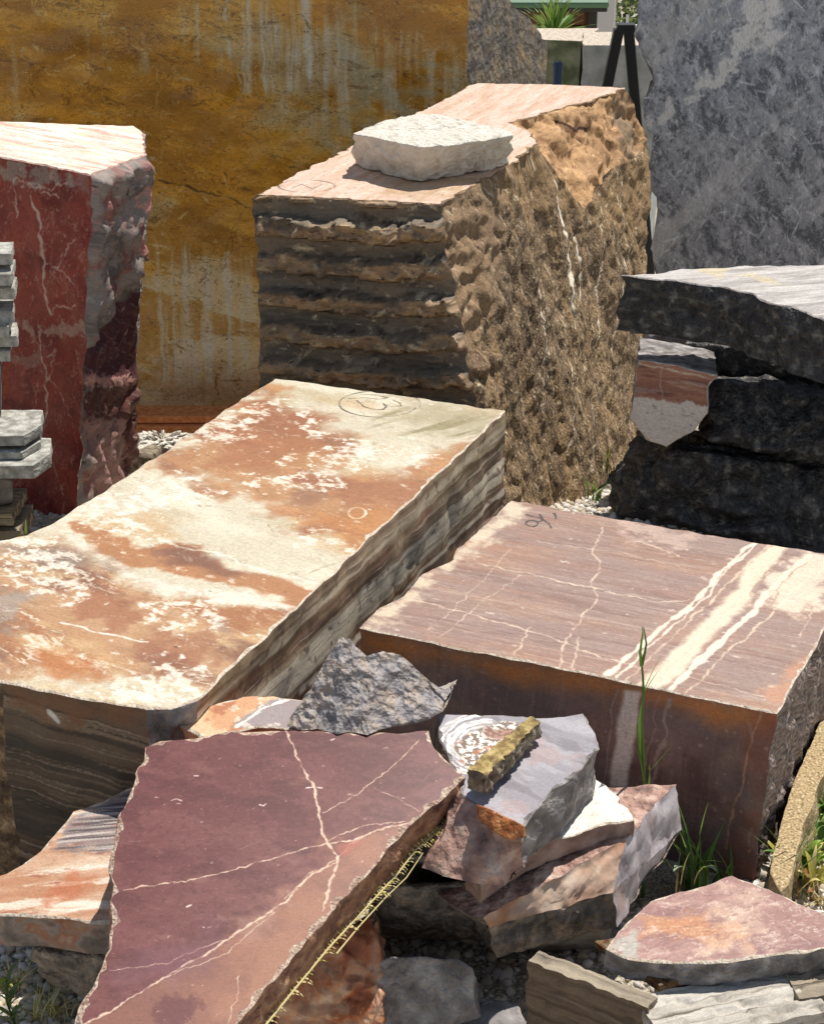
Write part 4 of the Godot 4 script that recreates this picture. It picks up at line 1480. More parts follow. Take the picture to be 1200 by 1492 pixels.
	var jm := painted(jc, func(k: Canvas) -> void:
		k.fill("8f8b92")
		k.noise("a3a0a6", 6.0, .44, .6, 1.0, 2, .8, .5, 1.5)
		k.noise("787379", 8.0, .52, .66, .8, 3, .8, .5, 1.5)
		k.noise("a98f8c", 5.0, .6, .7, .5, 5)
		var ctr := k.pix(712, 1085)
		var far := k.pix(640, 1075).distance_to(ctr)
		for b in 9:
			var t := 1.0 - b * .055
			var f := []
			for q in 25:
				var an := PI * .42 + q / 24.0 * PI * 1.12
				var pt := Vector2(712 + cos(an) * 78 * t * (1.0 if cos(an) < 0 else .6), 1087 + sin(an) * 48 * t)
				f.append(pt.x)
				f.append(pt.y)
			k.pvein(f, .0075, ["efece6", "c9c4c0", "f2f0ea", "8d878a", "ece8e2", "d9d4ce", "f0ede6", "a39a98", "e6e0d8"][b], .95, .004, 20 + b, 16.0)
		k.mask(k.pixs([660, 1088, 690, 1065, 740, 1052, 780, 1062, 760, 1085, 720, 1130, 690, 1130, 670, 1112]), .006, .006, 20.0)
		k.flat("7a6a5e")
		k.noise("ece7dd", 60.0, .46, .54, 1.0, 9, 0.0, 1.0, 1.0, 3)
		k.noise("b06a4c", 16.0, .6, .68, .8, 10)
		k.all()
		k.area([705, 1062, 750, 1066, 738, 1080, 705, 1075], "8a5a48", .7, .006, .005, 20.0)
		k.dabs(60, .001, .005, "d0ccd0", .6, 3), .5, .05)
	var js: Array = []
	for i in jt.size():
		js.append([M.grey_rock, .010, null, 12.0])
	for i in range(10, 14):
		js[i] = [M.pink_rock, .014, null, 14.0]
	prism("stone_slab", "grey slab with a white ringed agate eye, under the plum slab's corner", "stone slab", jt, jb, jm, jc, js, .006, .010, M.grey_rock, .014, 54)
	rock("amber_chip", "small amber stone flake stuck on the front of the grey agate slab", "stone", [Y(692, 1170, .49), Y(714, 1178, .492), Y(764, 1203, .482), Y(767, 1220, .462), Y(738, 1224, .458), Y(698, 1196, .468), Y(700, 1180, .44), Y(755, 1205, .44)], M.amber, 22, .003, 30.0, 34.0, 55)

	# the mossy splinter of wood on it
	var k0 := Y(693, 1152, .485)
	var ka := Y(778, 1068, .485)
	var dirk := (ka - k0).normalized()
	var sd := dirk.cross(Vector3.UP).normalized()
	var wood := Stone.new(k0.lerp(ka, .5) + Vector3(0, .02, 0), .0035, .005, 56, 40.0)
	var w0 := [k0 - sd * .018, k0 + sd * .022, ka + sd * .014, ka - sd * .012]
	var hh := Vector3(0, .042, 0)
	var g := FastNoiseLite.new()
	g.frequency = 1.0
	g.fractal_octaves = 4
	var grain := func(tu: float, tv: float, p: Vector3) -> float:
		return .005 * g.get_noise_2d((p - k0).dot(sd) * 190.0 + p.y * 190.0, (p - k0).dot(dirk) * 10.0) + .002 * Stone.facet(p, 16.0, 6.0) + .003 * g.get_noise_3dv(p * 120.0)
	for q in [[w0[0] + hh, w0[1] + hh, w0[2] + hh * .8, w0[3] + hh * .8, M.moss_wood], [w0[0] + hh, w0[1] + hh, w0[1], w0[0], M.old_wood], [w0[1] + hh, w0[2] + hh * .8, w0[2], w0[1], M.old_wood], [w0[3] + hh * .8, w0[0] + hh, w0[0], w0[3], M.old_wood], [w0[2] + hh * .8, w0[3] + hh * .8, w0[3], w0[2], M.old_wood], [w0[0], w0[1], w0[2], w0[3], M.old_wood]]:
		wood.quad(q[0], q[1], q[2], q[3], q[4], null, .003, 40.0, grain, .006)
	put_stone(wood, "wood_splinter", "mossy yellowish splinter of wood lying on the grey agate slab", "wood")

	# the white topped slab and the pink one under it
	var lo := Y(845, 1135, .355)
	var ln := Vector3(.03, 1, .10).normalized()
	var lt := ons([840, 1134, 862, 1136, 884, 1146, 905, 1163, 903, 1172, 918, 1180, 926, 1196, 870, 1206, 800, 1228, 740, 1262, 700, 1290, 680, 1270, 720, 1190], lo, ln)
	var lc := cv(lt, 600.0)
	var lm := painted(lc, func(k: Canvas) -> void:
		k.fill("dcd3ca")
		k.noise("e8e2da", 6.0, .42, .6, 1.0, 2)
		k.noise("c9b6aa", 9.0, .58, .7, .7, 3)
		k.noise("b9a092", 40.0, .64, .74, .5, 4), .7)
	var ls := rubble([0.0, "6d5148", .4, "94786c", .55, "aa8f82", 1.0, "cdb9ab"], 62, 3.0, .3, .55)
	prism("stone_slab", "thin slab with a bright white top, resting on the thick pink slab", "stone slab", lt, .045, lm, lc, [[ls, .003, null, 14.0]], .004, .005, M.chip, .015, 57)

	var tip := Y(985, 1142, .315)
	var tipb := Y(995, 1207, .20)
	var mid := Y(908, 1224, .305)
	var left := Y(700, 1340, .265)
	var dr := Y(893, 1300, .235)
	var dl := Y(712, 1352, .235)
	var br := Y(897, 1350, .155)
	var bl := Y(722, 1394, .155)
	var bk1 := Y(850, 1150, .30)
	var bk2 := Y(640, 1305, .27)
	var bk3 := Y(900, 1150, .15)
	var bk4 := Y(660, 1330, .13)
	var s := Stone.new((tip + left + br + bl + bk1) / 5.0 - Vector3(0, .04, 0), .004, .012, 58, 14.0)
	var mc := cv([tip, tipb, br, dr, mid], 700.0)
	var white_face := painted(mc, func(k: Canvas) -> void:
		k.fill("b9b0b4")
		var a := k.dir(940, 1180, 960, 1300)
		k.noise("cdc6ca", 6.0, .44, .6, 1.0, 2, a, .5, 1.5)
		k.noise("a3949a", 8.0, .52, .66, .8, 3, a, .4, 1.6)
		k.noise("dcd6d8", 20.0, .6, .7, .7, 4, a, .3, 1.6)
		k.noise("b89a8c", 5.0, .6, .7, .5, 5), .5, .1)
	s.loft([mid, tip], [dr, tipb], white_face, mc, .001, 14.0)
	s.loft([dr, tipb], [br, tipb + Vector3(-.01, -.012, 0)], white_face, mc, .001, 14.0)
	s.quad(left, mid, dr, dl, M.peach_rock, null, .006, 16.0)
	s.quad(dl, dr, br, bl, M.grey_brown, null, .016, 16.0)
	s.quad(bk2, bk1, mid, left, M.pink_rock, null, .003)
	s.quad(bk1, tip, mid, mid.lerp(bk1, .2), M.pink_rock, null, .002)
	s.quad(bk2, left, dl, bk4, M.grey_brown, null, .006)
	s.quad(bk4, dl, bl, bk4, M.grey_brown, null, .004)
	s.quad(bk1, tip, tipb, bk3, M.pink_rock)
	s.quad(bk1, bk2, bk4, bk3, M.pink_rock)
	s.quad(bl, br, bk3, bk4, M.grey_brown)
	s.quad(br, tipb, tipb, bk3, M.grey_brown)
	put_stone(s, "stone_slab", "thick pink and orange slab with a pale lilac sawn end", "stone slab")

	# the grey fractured rock standing at the back of the heap
	var ft := []
	for q in [[419, 1052, -2.80], [446, 1012, -2.82], [470, 972, -2.85], [496, 928, -2.885], [510, 931, -2.885], [534, 956, -2.87], [556, 949, -2.88], [584, 953, -2.885], [606, 974, -2.88], [630, 1000, -2.875], [648, 1021, -2.85]]:
		ft.append(Z(q[0], q[1], q[2]))
	var fbm_ := []
	for q in [[418, 1058], [440, 1064], [462, 1061], [490, 1070], [512, 1066], [536, 1071], [556, 1062], [580, 1057], [604, 1055], [628, 1046], [647, 1034]]:
		fbm_.append(Y(q[0], q[1], .515))
	var bk_ := shifted(fbm_, Vector3(.03, 0, -.12))
	var sh := Stone.new(Y(530, 1040, .56) + Vector3(0, 0, -.04), .002, .005, 59, 30.0)
	var crag := func(_tu: float, _tv: float, p: Vector3) -> float:
		var w := p.rotated(Vector3.BACK, .6) * Vector3(.45, 1.6, 1.0)
		return .008 * Stone.facet(p, 7.0, 3.0) + .0035 * Stone.facet(w, 26.0, 8.0) + .0015 * ledge.get_noise_3dv(p * 90.0)
	sh.loft(ft, fbm_, M.slate, null, 0.0, 9.0, 0, crag, .012)
	sh.loft(ft, bk_, M.slate, null, 0.0, 9.0, 0, crag, .012)
	sh.loft(fbm_, bk_, M.slate)
	put_stone(sh, "fractured_rock", "jagged grey three-cornered rock standing on the plum slab's far edge", "rock")

	var po := Y(300, 1050, .5)
	var pt := ons([262, 1058, 266, 1048, 320, 1026, 352, 1016, 400, 1016, 450, 1022, 470, 1040, 450, 1062, 380, 1060, 320, 1072, 290, 1074], po, Vector3(.05, 1, .12).normalized())
	var pcv := cv(pt, 700.0)
	var pm := painted(pcv, func(k: Canvas) -> void:
		k.fill("c9976e")
		k.noise("d9b48e", 7.0, .42, .6, 1.0, 2)
		k.noise("a86844", 8.0, .54, .66, .8, 3)
		k.area([340, 1060, 380, 1030, 430, 1010, 480, 1030, 460, 1070], "8d8488", .9, .006, .008, 16.0)
		k.pvein([345, 1062, 372, 1040, 420, 1020], .008, "efe8dc", .9, .004)
		k.noise("ece2d2", 20.0, .62, .7, .6, 5), .5, .1)
	prism("stone_slab", "small peach and grey slab between the plum slab and long onyx block", "stone slab", pt, .07, pm, pcv, [[M.orange_rock, .006, null, 14.0]], .004, .008, M.chip, .014, 60)

	# what the heap stands on
	var no := Y(560, 1400, .20)
	var nt := ons([548, 1404, 572, 1391, 610, 1394, 664, 1397, 687, 1412, 688, 1436, 694, 1462, 640, 1500, 600, 1530, 552, 1522, 544, 1460], no, (Y(680, 1400, .20) - no).cross(Y(620, 1490, .09) - no).normalized())
	prism("grey_boulder", "squared grey stone under the plum slab's right edge", "rock", nt, shifted(nt, Vector3(.02, -.12, -.06)), M.grey_rock, null, [[M.grey_rock, .006, null, 12.0]], .003, .006, M.grey_rock, .01, 61)
	var ot := ons([632, 1500, 690, 1462, 716, 1458, 752, 1464, 772, 1492, 770, 1560, 640, 1575], Y(700, 1470, .07), Vector3(.1, 1, .25).normalized())
	prism("grey_boulder", "low grey stone in front of the squared grey stone", "rock", ot, shifted(ot, Vector3(0, -.09, -.02)), M.grey_plain, null, [[M.grey_plain, .006, null, 12.0]], .005, .012, M.grey_rock, .014, 62)
	rock("rust_boulder", "rust and cream stone half hidden under the plum slab's lower edge", "rock", [Y(440, 1400, .24), Y(480, 1345, .27), Y(548, 1340, .24), Y(556, 1380, .22), Y(552, 1420, .18), Y(555, 1500, .10), Y(540, 1560, .04), Y(400, 1560, .08), Y(400, 1460, .2), Y(540, 1380, .02), Y(420, 1420, .02)], M.orange_rock, 56, .004, 12.0, 60.0, 63, .016)
	rock("grey_rock", "grey stone in the hollow of the heap holding up the agate slab", "rock", [Y(560, 1190, .355), Y(720, 1180, .355), Y(730, 1235, .345), Y(600, 1252, .345), Y(590, 1290, .0), Y(720, 1290, .0), Y(750, 1240, .0), Y(570, 1230, .0)], M.grey_plain, 30, .012, 9.0, 18.0, 64, .01)
	rock("grey_rock", "grey stone deep in the heap under the plum slab", "rock", [Y(240, 1200, .37), Y(520, 1180, .36), Y(500, 1250, .34), Y(440, 1310, .32), Y(260, 1380, .30), Y(200, 1330, .0), Y(460, 1370, .0), Y(540, 1260, .0), Y(440, 1180, .0), Y(220, 1190, .0)], M.grey_plain, 20, .012, 9.0, 18.0, 65)
	rock("brown_rock", "brownish stone at the back of the hollow under the agate slab", "rock", [Y(540, 1290, .30), Y(740, 1280, .28), Y(760, 1330, .12), Y(560, 1350, .16), Y(550, 1370, .0), Y(750, 1370, .0), Y(560, 1300, .0), Y(760, 1300, .0), Y(690, 1345, .18)], M.grey_brown, 44, .004, 10.0, 80.0, 67, .014)
	rock("grey_rock", "grey stone holding up the thick pink slab", "rock", [Y(780, 1270, .14), Y(900, 1250, .14), Y(880, 1340, .14), Y(770, 1370, .14), Y(760, 1390, .0), Y(890, 1380, .0), Y(920, 1260, .0), Y(780, 1260, .0)], M.grey_plain, 20, .008, 9.0, 18.0, 66)


func beam(called: String, label: String, a: Vector3, b: Vector3, wide: float, deep: float, top_m: Array, side_m: Array, end_m: Material, sd: int, groove := .004, grp := "weathered beams under the heap") -> void:
	var d := (b - a).normalized()
	var sd_ := d.cross(Vector3.UP).normalized()
	var dn := Vector3(0, -deep, 0)
	var s := Stone.new((a + b) * .5 + dn * .5, .003, .007, sd, 20.0)
	var g := FastNoiseLite.new()
	g.frequency = 1.0
	g.seed = sd
	g.fractal_octaves = 4
	var grain := func(tu: float, tv: float, p: Vector3) -> float:
		var across := (p - a).dot(sd_) + p.y
		var along := (p - a).dot(d)
		var r := g.get_noise_2d(across * 130.0, along * 5.0)
		var crack := 1.0 - smoothstep(.0, .10, absf(g.get_noise_2d(across * 34.0 + 40.0, along * 2.2)))
		return groove * r - groove * 2.6 * crack
	var w := sd_ * wide
	var faces := [[a, b, b + w, a + w, 0], [a, b, b + dn, a + dn, 1], [a + w, b + w, b + w + dn, a + w + dn, 1]]
	for f in faces:
		var k := cv(f.slice(0, 4), 700.0)
		var tones: Array = top_m if f[4] == 0 else side_m
		var fm := painted(k, func(q: Canvas) -> void:
			q.fill(tones[0])
			q.noise(tones[1], 12.0, .40, .70, 1.0, sd, 0.0, .12, 1.6, 5)
			q.noise(tones[2], 26.0, .50, .80, .8, sd + 1, 0.0, .05, 1.8, 5)
			q.noise(tones[3], 60.0, .55, .80, .8, sd + 2, 0.0, .03, 1.5, 4)
			q.noise(tones[4], 34.0, .62, .78, .9, sd + 3, 0.0, .03, 1.6, 4)
			q.noise(tones[2], 5.0, .55, .8, .5, sd + 4), .85)
		s.quad(f[0], f[1], f[2], f[3], fm, k, .001, 20.0, grain, .006)
	s.quad(a, a + w, a + w + dn, a + dn, end_m, null, .003, 30.0)
	s.quad(b, b + w, b + w + dn, b + dn, end_m, null, .003, 30.0)
	s.quad(a + dn, b + dn, b + w + dn, a + w + dn, end_m, null)
	put_stone(s, called, label, "beam" if grp else "timber", grp)


func build_beams() -> void:
	# slab on the beams
	var qo := Y(1070, 1277, .30)
	var qn := Vector3(0, 1, .03).normalized()
	var qt := ons([880, 1384, 905, 1350, 950, 1312, 1000, 1298, 1066, 1277, 1120, 1296, 1200, 1334, 1300, 1380, 1310, 1400, 1200, 1384, 1130, 1394, 1040, 1406, 960, 1404, 915, 1398], qo, qn)
	var qc := cv(qt, 600.0)
	var qm := painted(qc, func(k: Canvas) -> void:
		k.fill("946e66")
		var a := k.dir(900, 1380, 1150, 1330)
		k.noise("a8827a", 5.0, .42, .75, .8, 2, a, .5, 1.5)
		k.noise("86605c", 6.0, .52, .66, .8, 3, a, .5, 1.5)
		k.area([930, 1350, 990, 1330, 1060, 1350, 1090, 1370, 1040, 1380, 960, 1365], "c08456", .75, .02, .03, 12.0)
		k.area([1060, 1300, 1120, 1300, 1110, 1350, 1060, 1390, 1020, 1390, 1050, 1340], "cfb49e", .55, .03, .05, 12.0)
		k.area([885, 1382, 920, 1360, 935, 1385, 920, 1398], "aeb0a6", .8, .008, .012, 16.0)
		k.noise("d9c5b4", 14.0, .6, .86, .7, 5, a, .6, 1.4, 6)
		k.pvein([935, 1362, 1000, 1352, 1060, 1358, 1090, 1352], .003, "dcc0a4", .5, .008, 5, 30.0)
		k.pvein([1110, 1330, 1150, 1360, 1180, 1378], .003, "d9c3b4", .45, .006, 8, 30.0)
		k.noise("c9ada0", 40.0, .58, .78, .5, 31, a, .5, 1.4)
		k.noise("6f4c48", 34.0, .6, .8, .5, 32, a, .5, 1.4)
		k.noise("e6d9cc", 9.0, .5, .6, .5, 33, a, .7, 1.3, 5, 0, .04, .02)
		k.dabs(120, .0012, .006, "ece2d8", .8, 4), .45, .08)
	prism("stone_slab", "rosy marbled slab lying on the weathered wooden beams", "stone slab", qt, .045, qm, qc, [[M.grey_rock, .004, null, 16.0]], .004, .008, M.chip, .014, 71)
	var h := .254
	var silver := ["b3ada2", "c6c1b8", "8f887c", "d2cec6", "5a5044"]
	var brown := ["6a594a", "7c6a58", "544639", "8a7865", "33291f"]
	var grey := ["8d8272", "a39884", "6f6555", "b8ae9c", "453b2f"]
	beam("wooden_beam", "dark sided wooden beam end-on beside the low grey stone", Y(782, 1384, h), Y(958, 1452, h), .035, .25, grey, brown, M.old_wood, 72, .003)
	beam("wooden_beam", "split silvery wooden beam with deep cracks in front of the rosy slab", Y(1155, 1404, h - .01), Y(926, 1452, h - .01), -.13, .14, silver, silver, M.silver_wood, 73, .005)
	beam("wooden_beam", "greenish grey wooden beam under the rosy slab's outer end", Y(1130, 1390, h - .005), Y(1330, 1372, h - .005), .12, .24, grey, grey, M.old_wood, 74, .004)
	beam("wooden_beam", "wooden beam hidden mostly under the rosy slab", Y(960, 1330, h - .002), Y(1250, 1330, h - .002), .08, .24, grey, brown, M.old_wood, 75, .004)
	# rusty metal sheet between beams and slab
	var rt := ys([866, 1372, 900, 1366, 1000, 1360, 1110, 1372, 1105, 1404, 1000, 1424, 960, 1436], h + .003)
	prism("rusty_sheet", "rusty brown metal sheet lying between the beams and the rosy slab", "metal sheet", rt, .012, M.rust, null, [[M.rust, .001]], .002, .002, M.rust, .02, 76)


# ---------------------------------------------------------------- the slab stack on the left and the odds and ends behind
func build_left_stack() -> void:
	var g := RandomNumberGenerator.new()
	g.seed = 31
	var z := -4.62
	var rows := [[372, 14], [398, 17], [424, 19], [458, 16], [475, 13], [492, 22], [513, 12]]
	var g1 := "thin grey paving slabs stacked by the red block"
	var y_top := Z(0, 366, z).y
	var nth := ["topmost", "second from the top", "third from the top", "fourth from the top", "fifth from the top", "sixth from the top", "lowest"]
	for r in rows:
		var p := Z(r[1], r[0], z)
		var th := .032
		var y: float = p.y
		var d := g.randf_range(-.03, .02)
		var t := [Vector3(p.x, y, z + d), Vector3(p.x - .02, y, z - .14), Vector3(p.x - .5, y, z - .14), Vector3(p.x - .5, y, z + d + .02)]
		prism("paving_slab", "thin grey paving slab beside the red block, %s of the narrow stack" % nth[rows.find(r)], "paving slab", t, th, M.slab_grey, null, [[M.slab_grey, .002]], .003, .004, M.slab_grey, .03, 80 + r[0], g1)
	# dark upright post of slabs between the upper and lower parts
	rock("grey_rock", "grey stone block inside the slab stack beside the red block", "rock", [Z(2, 528, z), Z(-120, 528, z), Z(2, 612, z), Z(-120, 612, z), Z(2, 520, z - .25), Z(-120, 520, z - .25), Z(2, 590, z - .25), Z(-120, 590, z - .25)], M.grey_plain, 16, .004, 9.0, 30.0, 91)
	var low := [[612, 64, "topmost of the wide grey paving slabs in the stack beside the red block", .0, .03], [636, 62, "middle one of the wide grey paving slabs in the stack beside the red block", .015, .02], [654, 77, "lowest and longest of the wide grey paving slabs beside the red block", .05, .04]]
	for r in low:
		var p := Z(r[1], r[0], z + r[3])
		var t := [p + Vector3(0, 0, .04), p + Vector3(-.03, 0, .13), p + Vector3(-.55, 0, .15), p + Vector3(-.55, 0, -.08), p + Vector3(-.02, 0, -.08)]
		prism("paving_slab", r[2], "paving slab", t, r[4], M.slab_grey, null, [[M.slab_grey, .002]], .002, .004, M.slab_grey, .03, 92 + int(r[0]), g1)
	rock("grey_rock", "grey stone under the wide paving slabs beside the red block", "rock", [Z(18, 695, z), Z(-140, 690, z + .1), Z(18, 735, z), Z(-140, 750, z + .1), Z(20, 690, z - .25), Z(-120, 690, z - .25), Z(20, 725, z - .25), Z(-120, 725, z - .25)], M.grey_plain, 16, .005, 9.0, 26.0, 93)
	for r in [[738, 24, "greyish timber offcut under the slab stack, upper of two", .036], [762, 34, "yellowish timber offcut on the ground under the slab stack", .05]]:
		var p := Z(r[1], r[0], z)
		beam("timber_offcut", r[2], p + Vector3(0, 0, .06), p + Vector3(-.5, 0, .06), .2, r[3], ["9a8f78", "aca18a", "7a705c", "bdb39c", "4a4032"], ["8d8068", "a09478", "6f644e", "b0a488", "443a2c"], M.old_wood, 95 + int(r[0]), .002, "")

	# things at the foot of the amber block
	var bz := -7.1
	var names := ["upper of two orange planks at the foot of the amber block", "lower of two orange planks at the foot of the amber block"]
	for k in 2:
		var a := Z(196, 601 + k * 15, bz + k * .03)
		var b := Z(390, 606 + k * 15, bz + k * .03)
		var o := base("orange_plank", (a + b) * .5, names[k], "plank", "orange planks")
		var t := Transform3D(Basis(Vector3.UP, -atan2(b.z - a.z, b.x - a.x)), Vector3.ZERO)
		part(o, "board", box_mesh(Vector3(a.distance_to(b), .034, .14), .003), M.orange_wood, t)
	rock("timber_offcut", "weathered timber block between the red block and the long onyx block", "timber", [Z(190, 660, -5.5), Z(222, 646, -5.9), Z(236, 650, -5.9), Z(226, 662, -5.5), Z(190, 690, -5.5), Z(226, 690, -5.5), Z(236, 680, -5.9), Z(200, 680, -5.9)], M.old_wood, 14, .003, 12.0, 40.0, 97)
	rock("white_sheet", "crumpled white sheet on the ground below the orange planks", "sheet", [Z(204, 634, -6.6), Z(262, 632, -6.6), Z(280, 640, -6.45), Z(200, 646, -6.45), Z(204, 642, -6.8), Z(270, 640, -6.8), Z(270, 655, -6.4), Z(200, 655, -6.4)], M.white_rock, 30, .03, 16.0, 12.0, 98, .05)


func build_background() -> void:
	# green and pale blocks
	var gz := -9.6
	var o := Z(840, 60, gz)
	var gt := [Z(796, 50, gz - .1), Z(846, 60, gz), Z(846, 62, gz - .5) + Vector3(.1, 0, 0), Z(800, 52, gz - .5)]
	for i in gt.size():
		gt[i].y = Z(846, 60, gz).y
	gt[0].x -= .2
	gt[3].x -= .2
	var gm := rubble([0.0, "4f5a42", .4, "76805f", .55, "8f9778", 1.0, "b7b99c"], 101, 1.4, .2, .5)
	prism("green_block", "pale green marble block far behind the tall beige block", "stone block", gt, below(gt, ground_y(gz) - .1), M.chip, null, [[gm, .004]], .006, .01, M.chip, .1, 102)
	var pz := -9.3
	var pt := [Z(850, 64, pz), Z(960, 64, pz), Z(960, 64, pz) + Vector3(.1, 0, -.5), Z(846, 64, pz) + Vector3(.06, 0, -.5)]
	for i in 4:
		pt[i].y = Z(850, 66, pz).y
	prism("pale_block", "pale grey marble block behind the black trestle", "stone block", pt, below(pt, ground_y(pz) - .1), M.chip, null, [[M.pale_marble, .004]], .008, .012, M.chip, .1, 103)
	# blue barrel-like post in front of the green block
	var bp := Z(812, 95, -9.35)
	var b := base("blue_post", Vector3(bp.x, ground_y(-9.35), bp.z), "short blue post in front of the green marble block", "post")
	var bh := bp.y - ground_y(-9.35)
	part(b, "shaft", tube([Vector3.ZERO, Vector3(0, bh * .5, 0), Vector3(0, bh, 0)], .024, .024, 10), M.blue)
	part(b, "cap", tube([Vector3(0, bh, 0), Vector3(0, bh + .012, 0), Vector3(0, bh + .02, 0)], .028, .02, 10), M.blue)
	# black trestle
	var tz := -8.6
	var head := Z(911, 40, tz)
	var t := base("black_trestle", Vector3(head.x, ground_y(tz), head.z), "black steel trestle of two leaning bars behind the tall beige block", "trestle")
	var hy := head.y - ground_y(tz)
	for q in [[901, 42, 884, 125], [915, 42, 923, 135]]:
		var f := Z(q[2], q[3], tz)
		var top := Z(q[0], q[1], tz)
		var foot := top + (f - top) * ((top.y - t.position.y) / (top.y - f.y)) - t.position
		top -= t.position
		var leg := part(t, "leg", box_mesh(Vector3(.05, foot.distance_to(top), .06), .004), M.black_steel)
		leg.transform = Transform3D(Basis(Vector3.BACK, atan2(foot.x - top.x, top.y - foot.y)), (foot + top) * .5)
	part(t, "crossbar", box_mesh(Vector3(.09, .04, .064), .004), M.black_steel, Transform3D(Basis(), Vector3(0, hy, 0)))

	# shed with green roof
	var sz := -14.0
	var e0 := Z(790, 2, sz + .24)
	e0.z = sz
	var gy := ground_y(sz)
	var sh := base("garden_shed", Vector3(e0.x, gy, sz), "brown plank shed with a green roof far behind the blocks", "shed")
	var wh := e0.y - gy - .03
	var ww := Z(868, 40, sz).x - e0.x + .9
	for k in 12:
		part(sh, "plank", box_mesh(Vector3(ww, wh / 12.0 - .008, .05), .006), M.shed_wood, Transform3D(Basis(), Vector3(ww * .5 - .9, wh * (k + .5) / 12.0, -.1)))
	part(sh, "wall", box_mesh(Vector3(ww - .04, wh, 1.6), .01), M.shed_wood, Transform3D(Basis(), Vector3(ww * .5 - .9, wh * .5, -.95)))
	part(sh, "corner_post", box_mesh(Vector3(.08, wh, .08), .01), M.shed_dark, Transform3D(Basis(), Vector3(ww - .93, wh * .5, -.07)))
	part(sh, "roof", box_mesh(Vector3(ww + .06, .05, 1.5), .01), M.green_roof, Transform3D(Basis(Vector3.RIGHT, .42), Vector3(ww * .5 - .86, wh + .30, -.45)))
	part(sh, "fascia", box_mesh(Vector3(ww + .04, .07, .03), .006), M.shed_dark, Transform3D(Basis(), Vector3(ww * .5 - .86, wh - .02, .2)))
	# white house
	var hz := -17.0
	var ho := Z(878, 30, hz)
	var hs := base("white_house", Vector3(ho.x, ground_y(hz), hz), "white rendered house corner behind the shed", "house")
	part(hs, "wall", box_mesh(Vector3(.55, 3.4, 1.4), .02), M.white_paint, Transform3D(Basis(), Vector3(-.15, 1.7, -.7)))
	part(hs, "plinth", box_mesh(Vector3(.6, .35, 1.45), .02), M.slab_grey, Transform3D(Basis(), Vector3(-.15, .17, -.7)))
	# white railing
	var rz := -12.5
	var rp := Z(925, 38, rz)
	var ra := base("white_railing", Vector3(rp.x, ground_y(rz), rz), "short white metal railing beside the large grey slab", "railing")
	var rh := rp.y - ground_y(rz)
	for x in [-.06, .02, .1]:
		part(ra, "post", tube([Vector3(x, 0, 0), Vector3(x, rh * .5, 0), Vector3(x, rh + (.08 if x < 0.0 else .0), 0)], .012, .012, 8), M.white_paint)
	part(ra, "rail", tube([Vector3(-.06, rh, 0), Vector3(.02, rh, 0), Vector3(.12, rh, 0)], .012, .012, 8), M.white_paint)
	# yucca
	var yz := -10.6
	var yp := Z(806, 46, yz)
	var yu := base("yucca_plant", Vector3(yp.x, ground_y(yz), yz), "spiky bright green yucca behind the green marble block", "plant")
	var yh := yp.y - ground_y(yz)
	part(yu, "trunk", tube([Vector3.ZERO, Vector3(0, yh * .5, 0), Vector3(0, yh, 0)], .06, .05, 10), M.bark)
	var lf := blade(bend(Vector3.ZERO, Vector3(0, .30, .02), Vector3(0, 0, -.012)), .022, .4)
	var g := RandomNumberGenerator.new()
	g.seed = 12
	for k in 64:
		var el := deg_to_rad(g.randf_range(8, 84))
		var bas := Basis(Vector3.UP, k * 2.4) * Basis(Vector3.RIGHT, PI * .5 - el)
		part(yu, "leaf", lf, M.leaf if k % 3 else M.leaf_light, Transform3D(bas.scaled(Vector3.ONE * g.randf_range(.75, 1.0)), Vector3(0, yh - .02, 0)))
	# trees
	var spots := [Z(915, 20, -20.0), Z(965, -60, -22.0), Z(880, -40, -26.0)]
	var names := ["dark leafy tree beside the white house", "dark leafy tree behind the large grey slab", "dark leafy tree rising behind the white house"]
	for k in 3:
		var p: Vector3 = spots[k]
		var tr := base("leafy_tree", Vector3(p.x, ground_y(p.z), p.z), names[k], "tree", "dark trees behind the yard")
		var th := p.y - ground_y(p.z)
		part(tr, "trunk", tube([Vector3.ZERO, Vector3(.05, th * .5, 0), Vector3(0, th, 0)], .14, .07, 8), M.bark)
		part(tr, "crown", crown(1.5, 5200, 40 + k), M.tree_leaf, Transform3D(Basis(), Vector3(0, th, 0)))


func crown(r: float, count: int, sd: int) -> ArrayMesh:
	var g := RandomNumberGenerator.new()
	g.seed = sd
	var st := SurfaceTool.new()
	st.begin(Mesh.PRIMITIVE_TRIANGLES)
	var lumps := []
	for k in 26:
		var d := Vector3(g.randfn(), g.randfn() * .8, g.randfn()).normalized()
		lumps.append([d * r * g.randf_range(.35, .8), r * g.randf_range(.22, .4)])
	for k in count:
		var l: Array = lumps[g.randi() % lumps.size()]
		var d := Vector3(g.randfn(), g.randfn(), g.randfn()).normalized()
		var p: Vector3 = l[0] + d * l[1] * pow(g.randf(), .4)
		var a := Vector3(g.randfn(), g.randfn(), g.randfn()).normalized()
		var b := a.cross(d).normalized()
		var s := g.randf_range(.03, .055)
		var nn := (d + a * .5).normalized()
		for q in [p + a * s, p + b * s * .55, p - a * s, p + a * s, p - a * s, p - b * s * .55]:
			st.set_normal(nn)
			st.add_vertex(q)
	return st.commit()


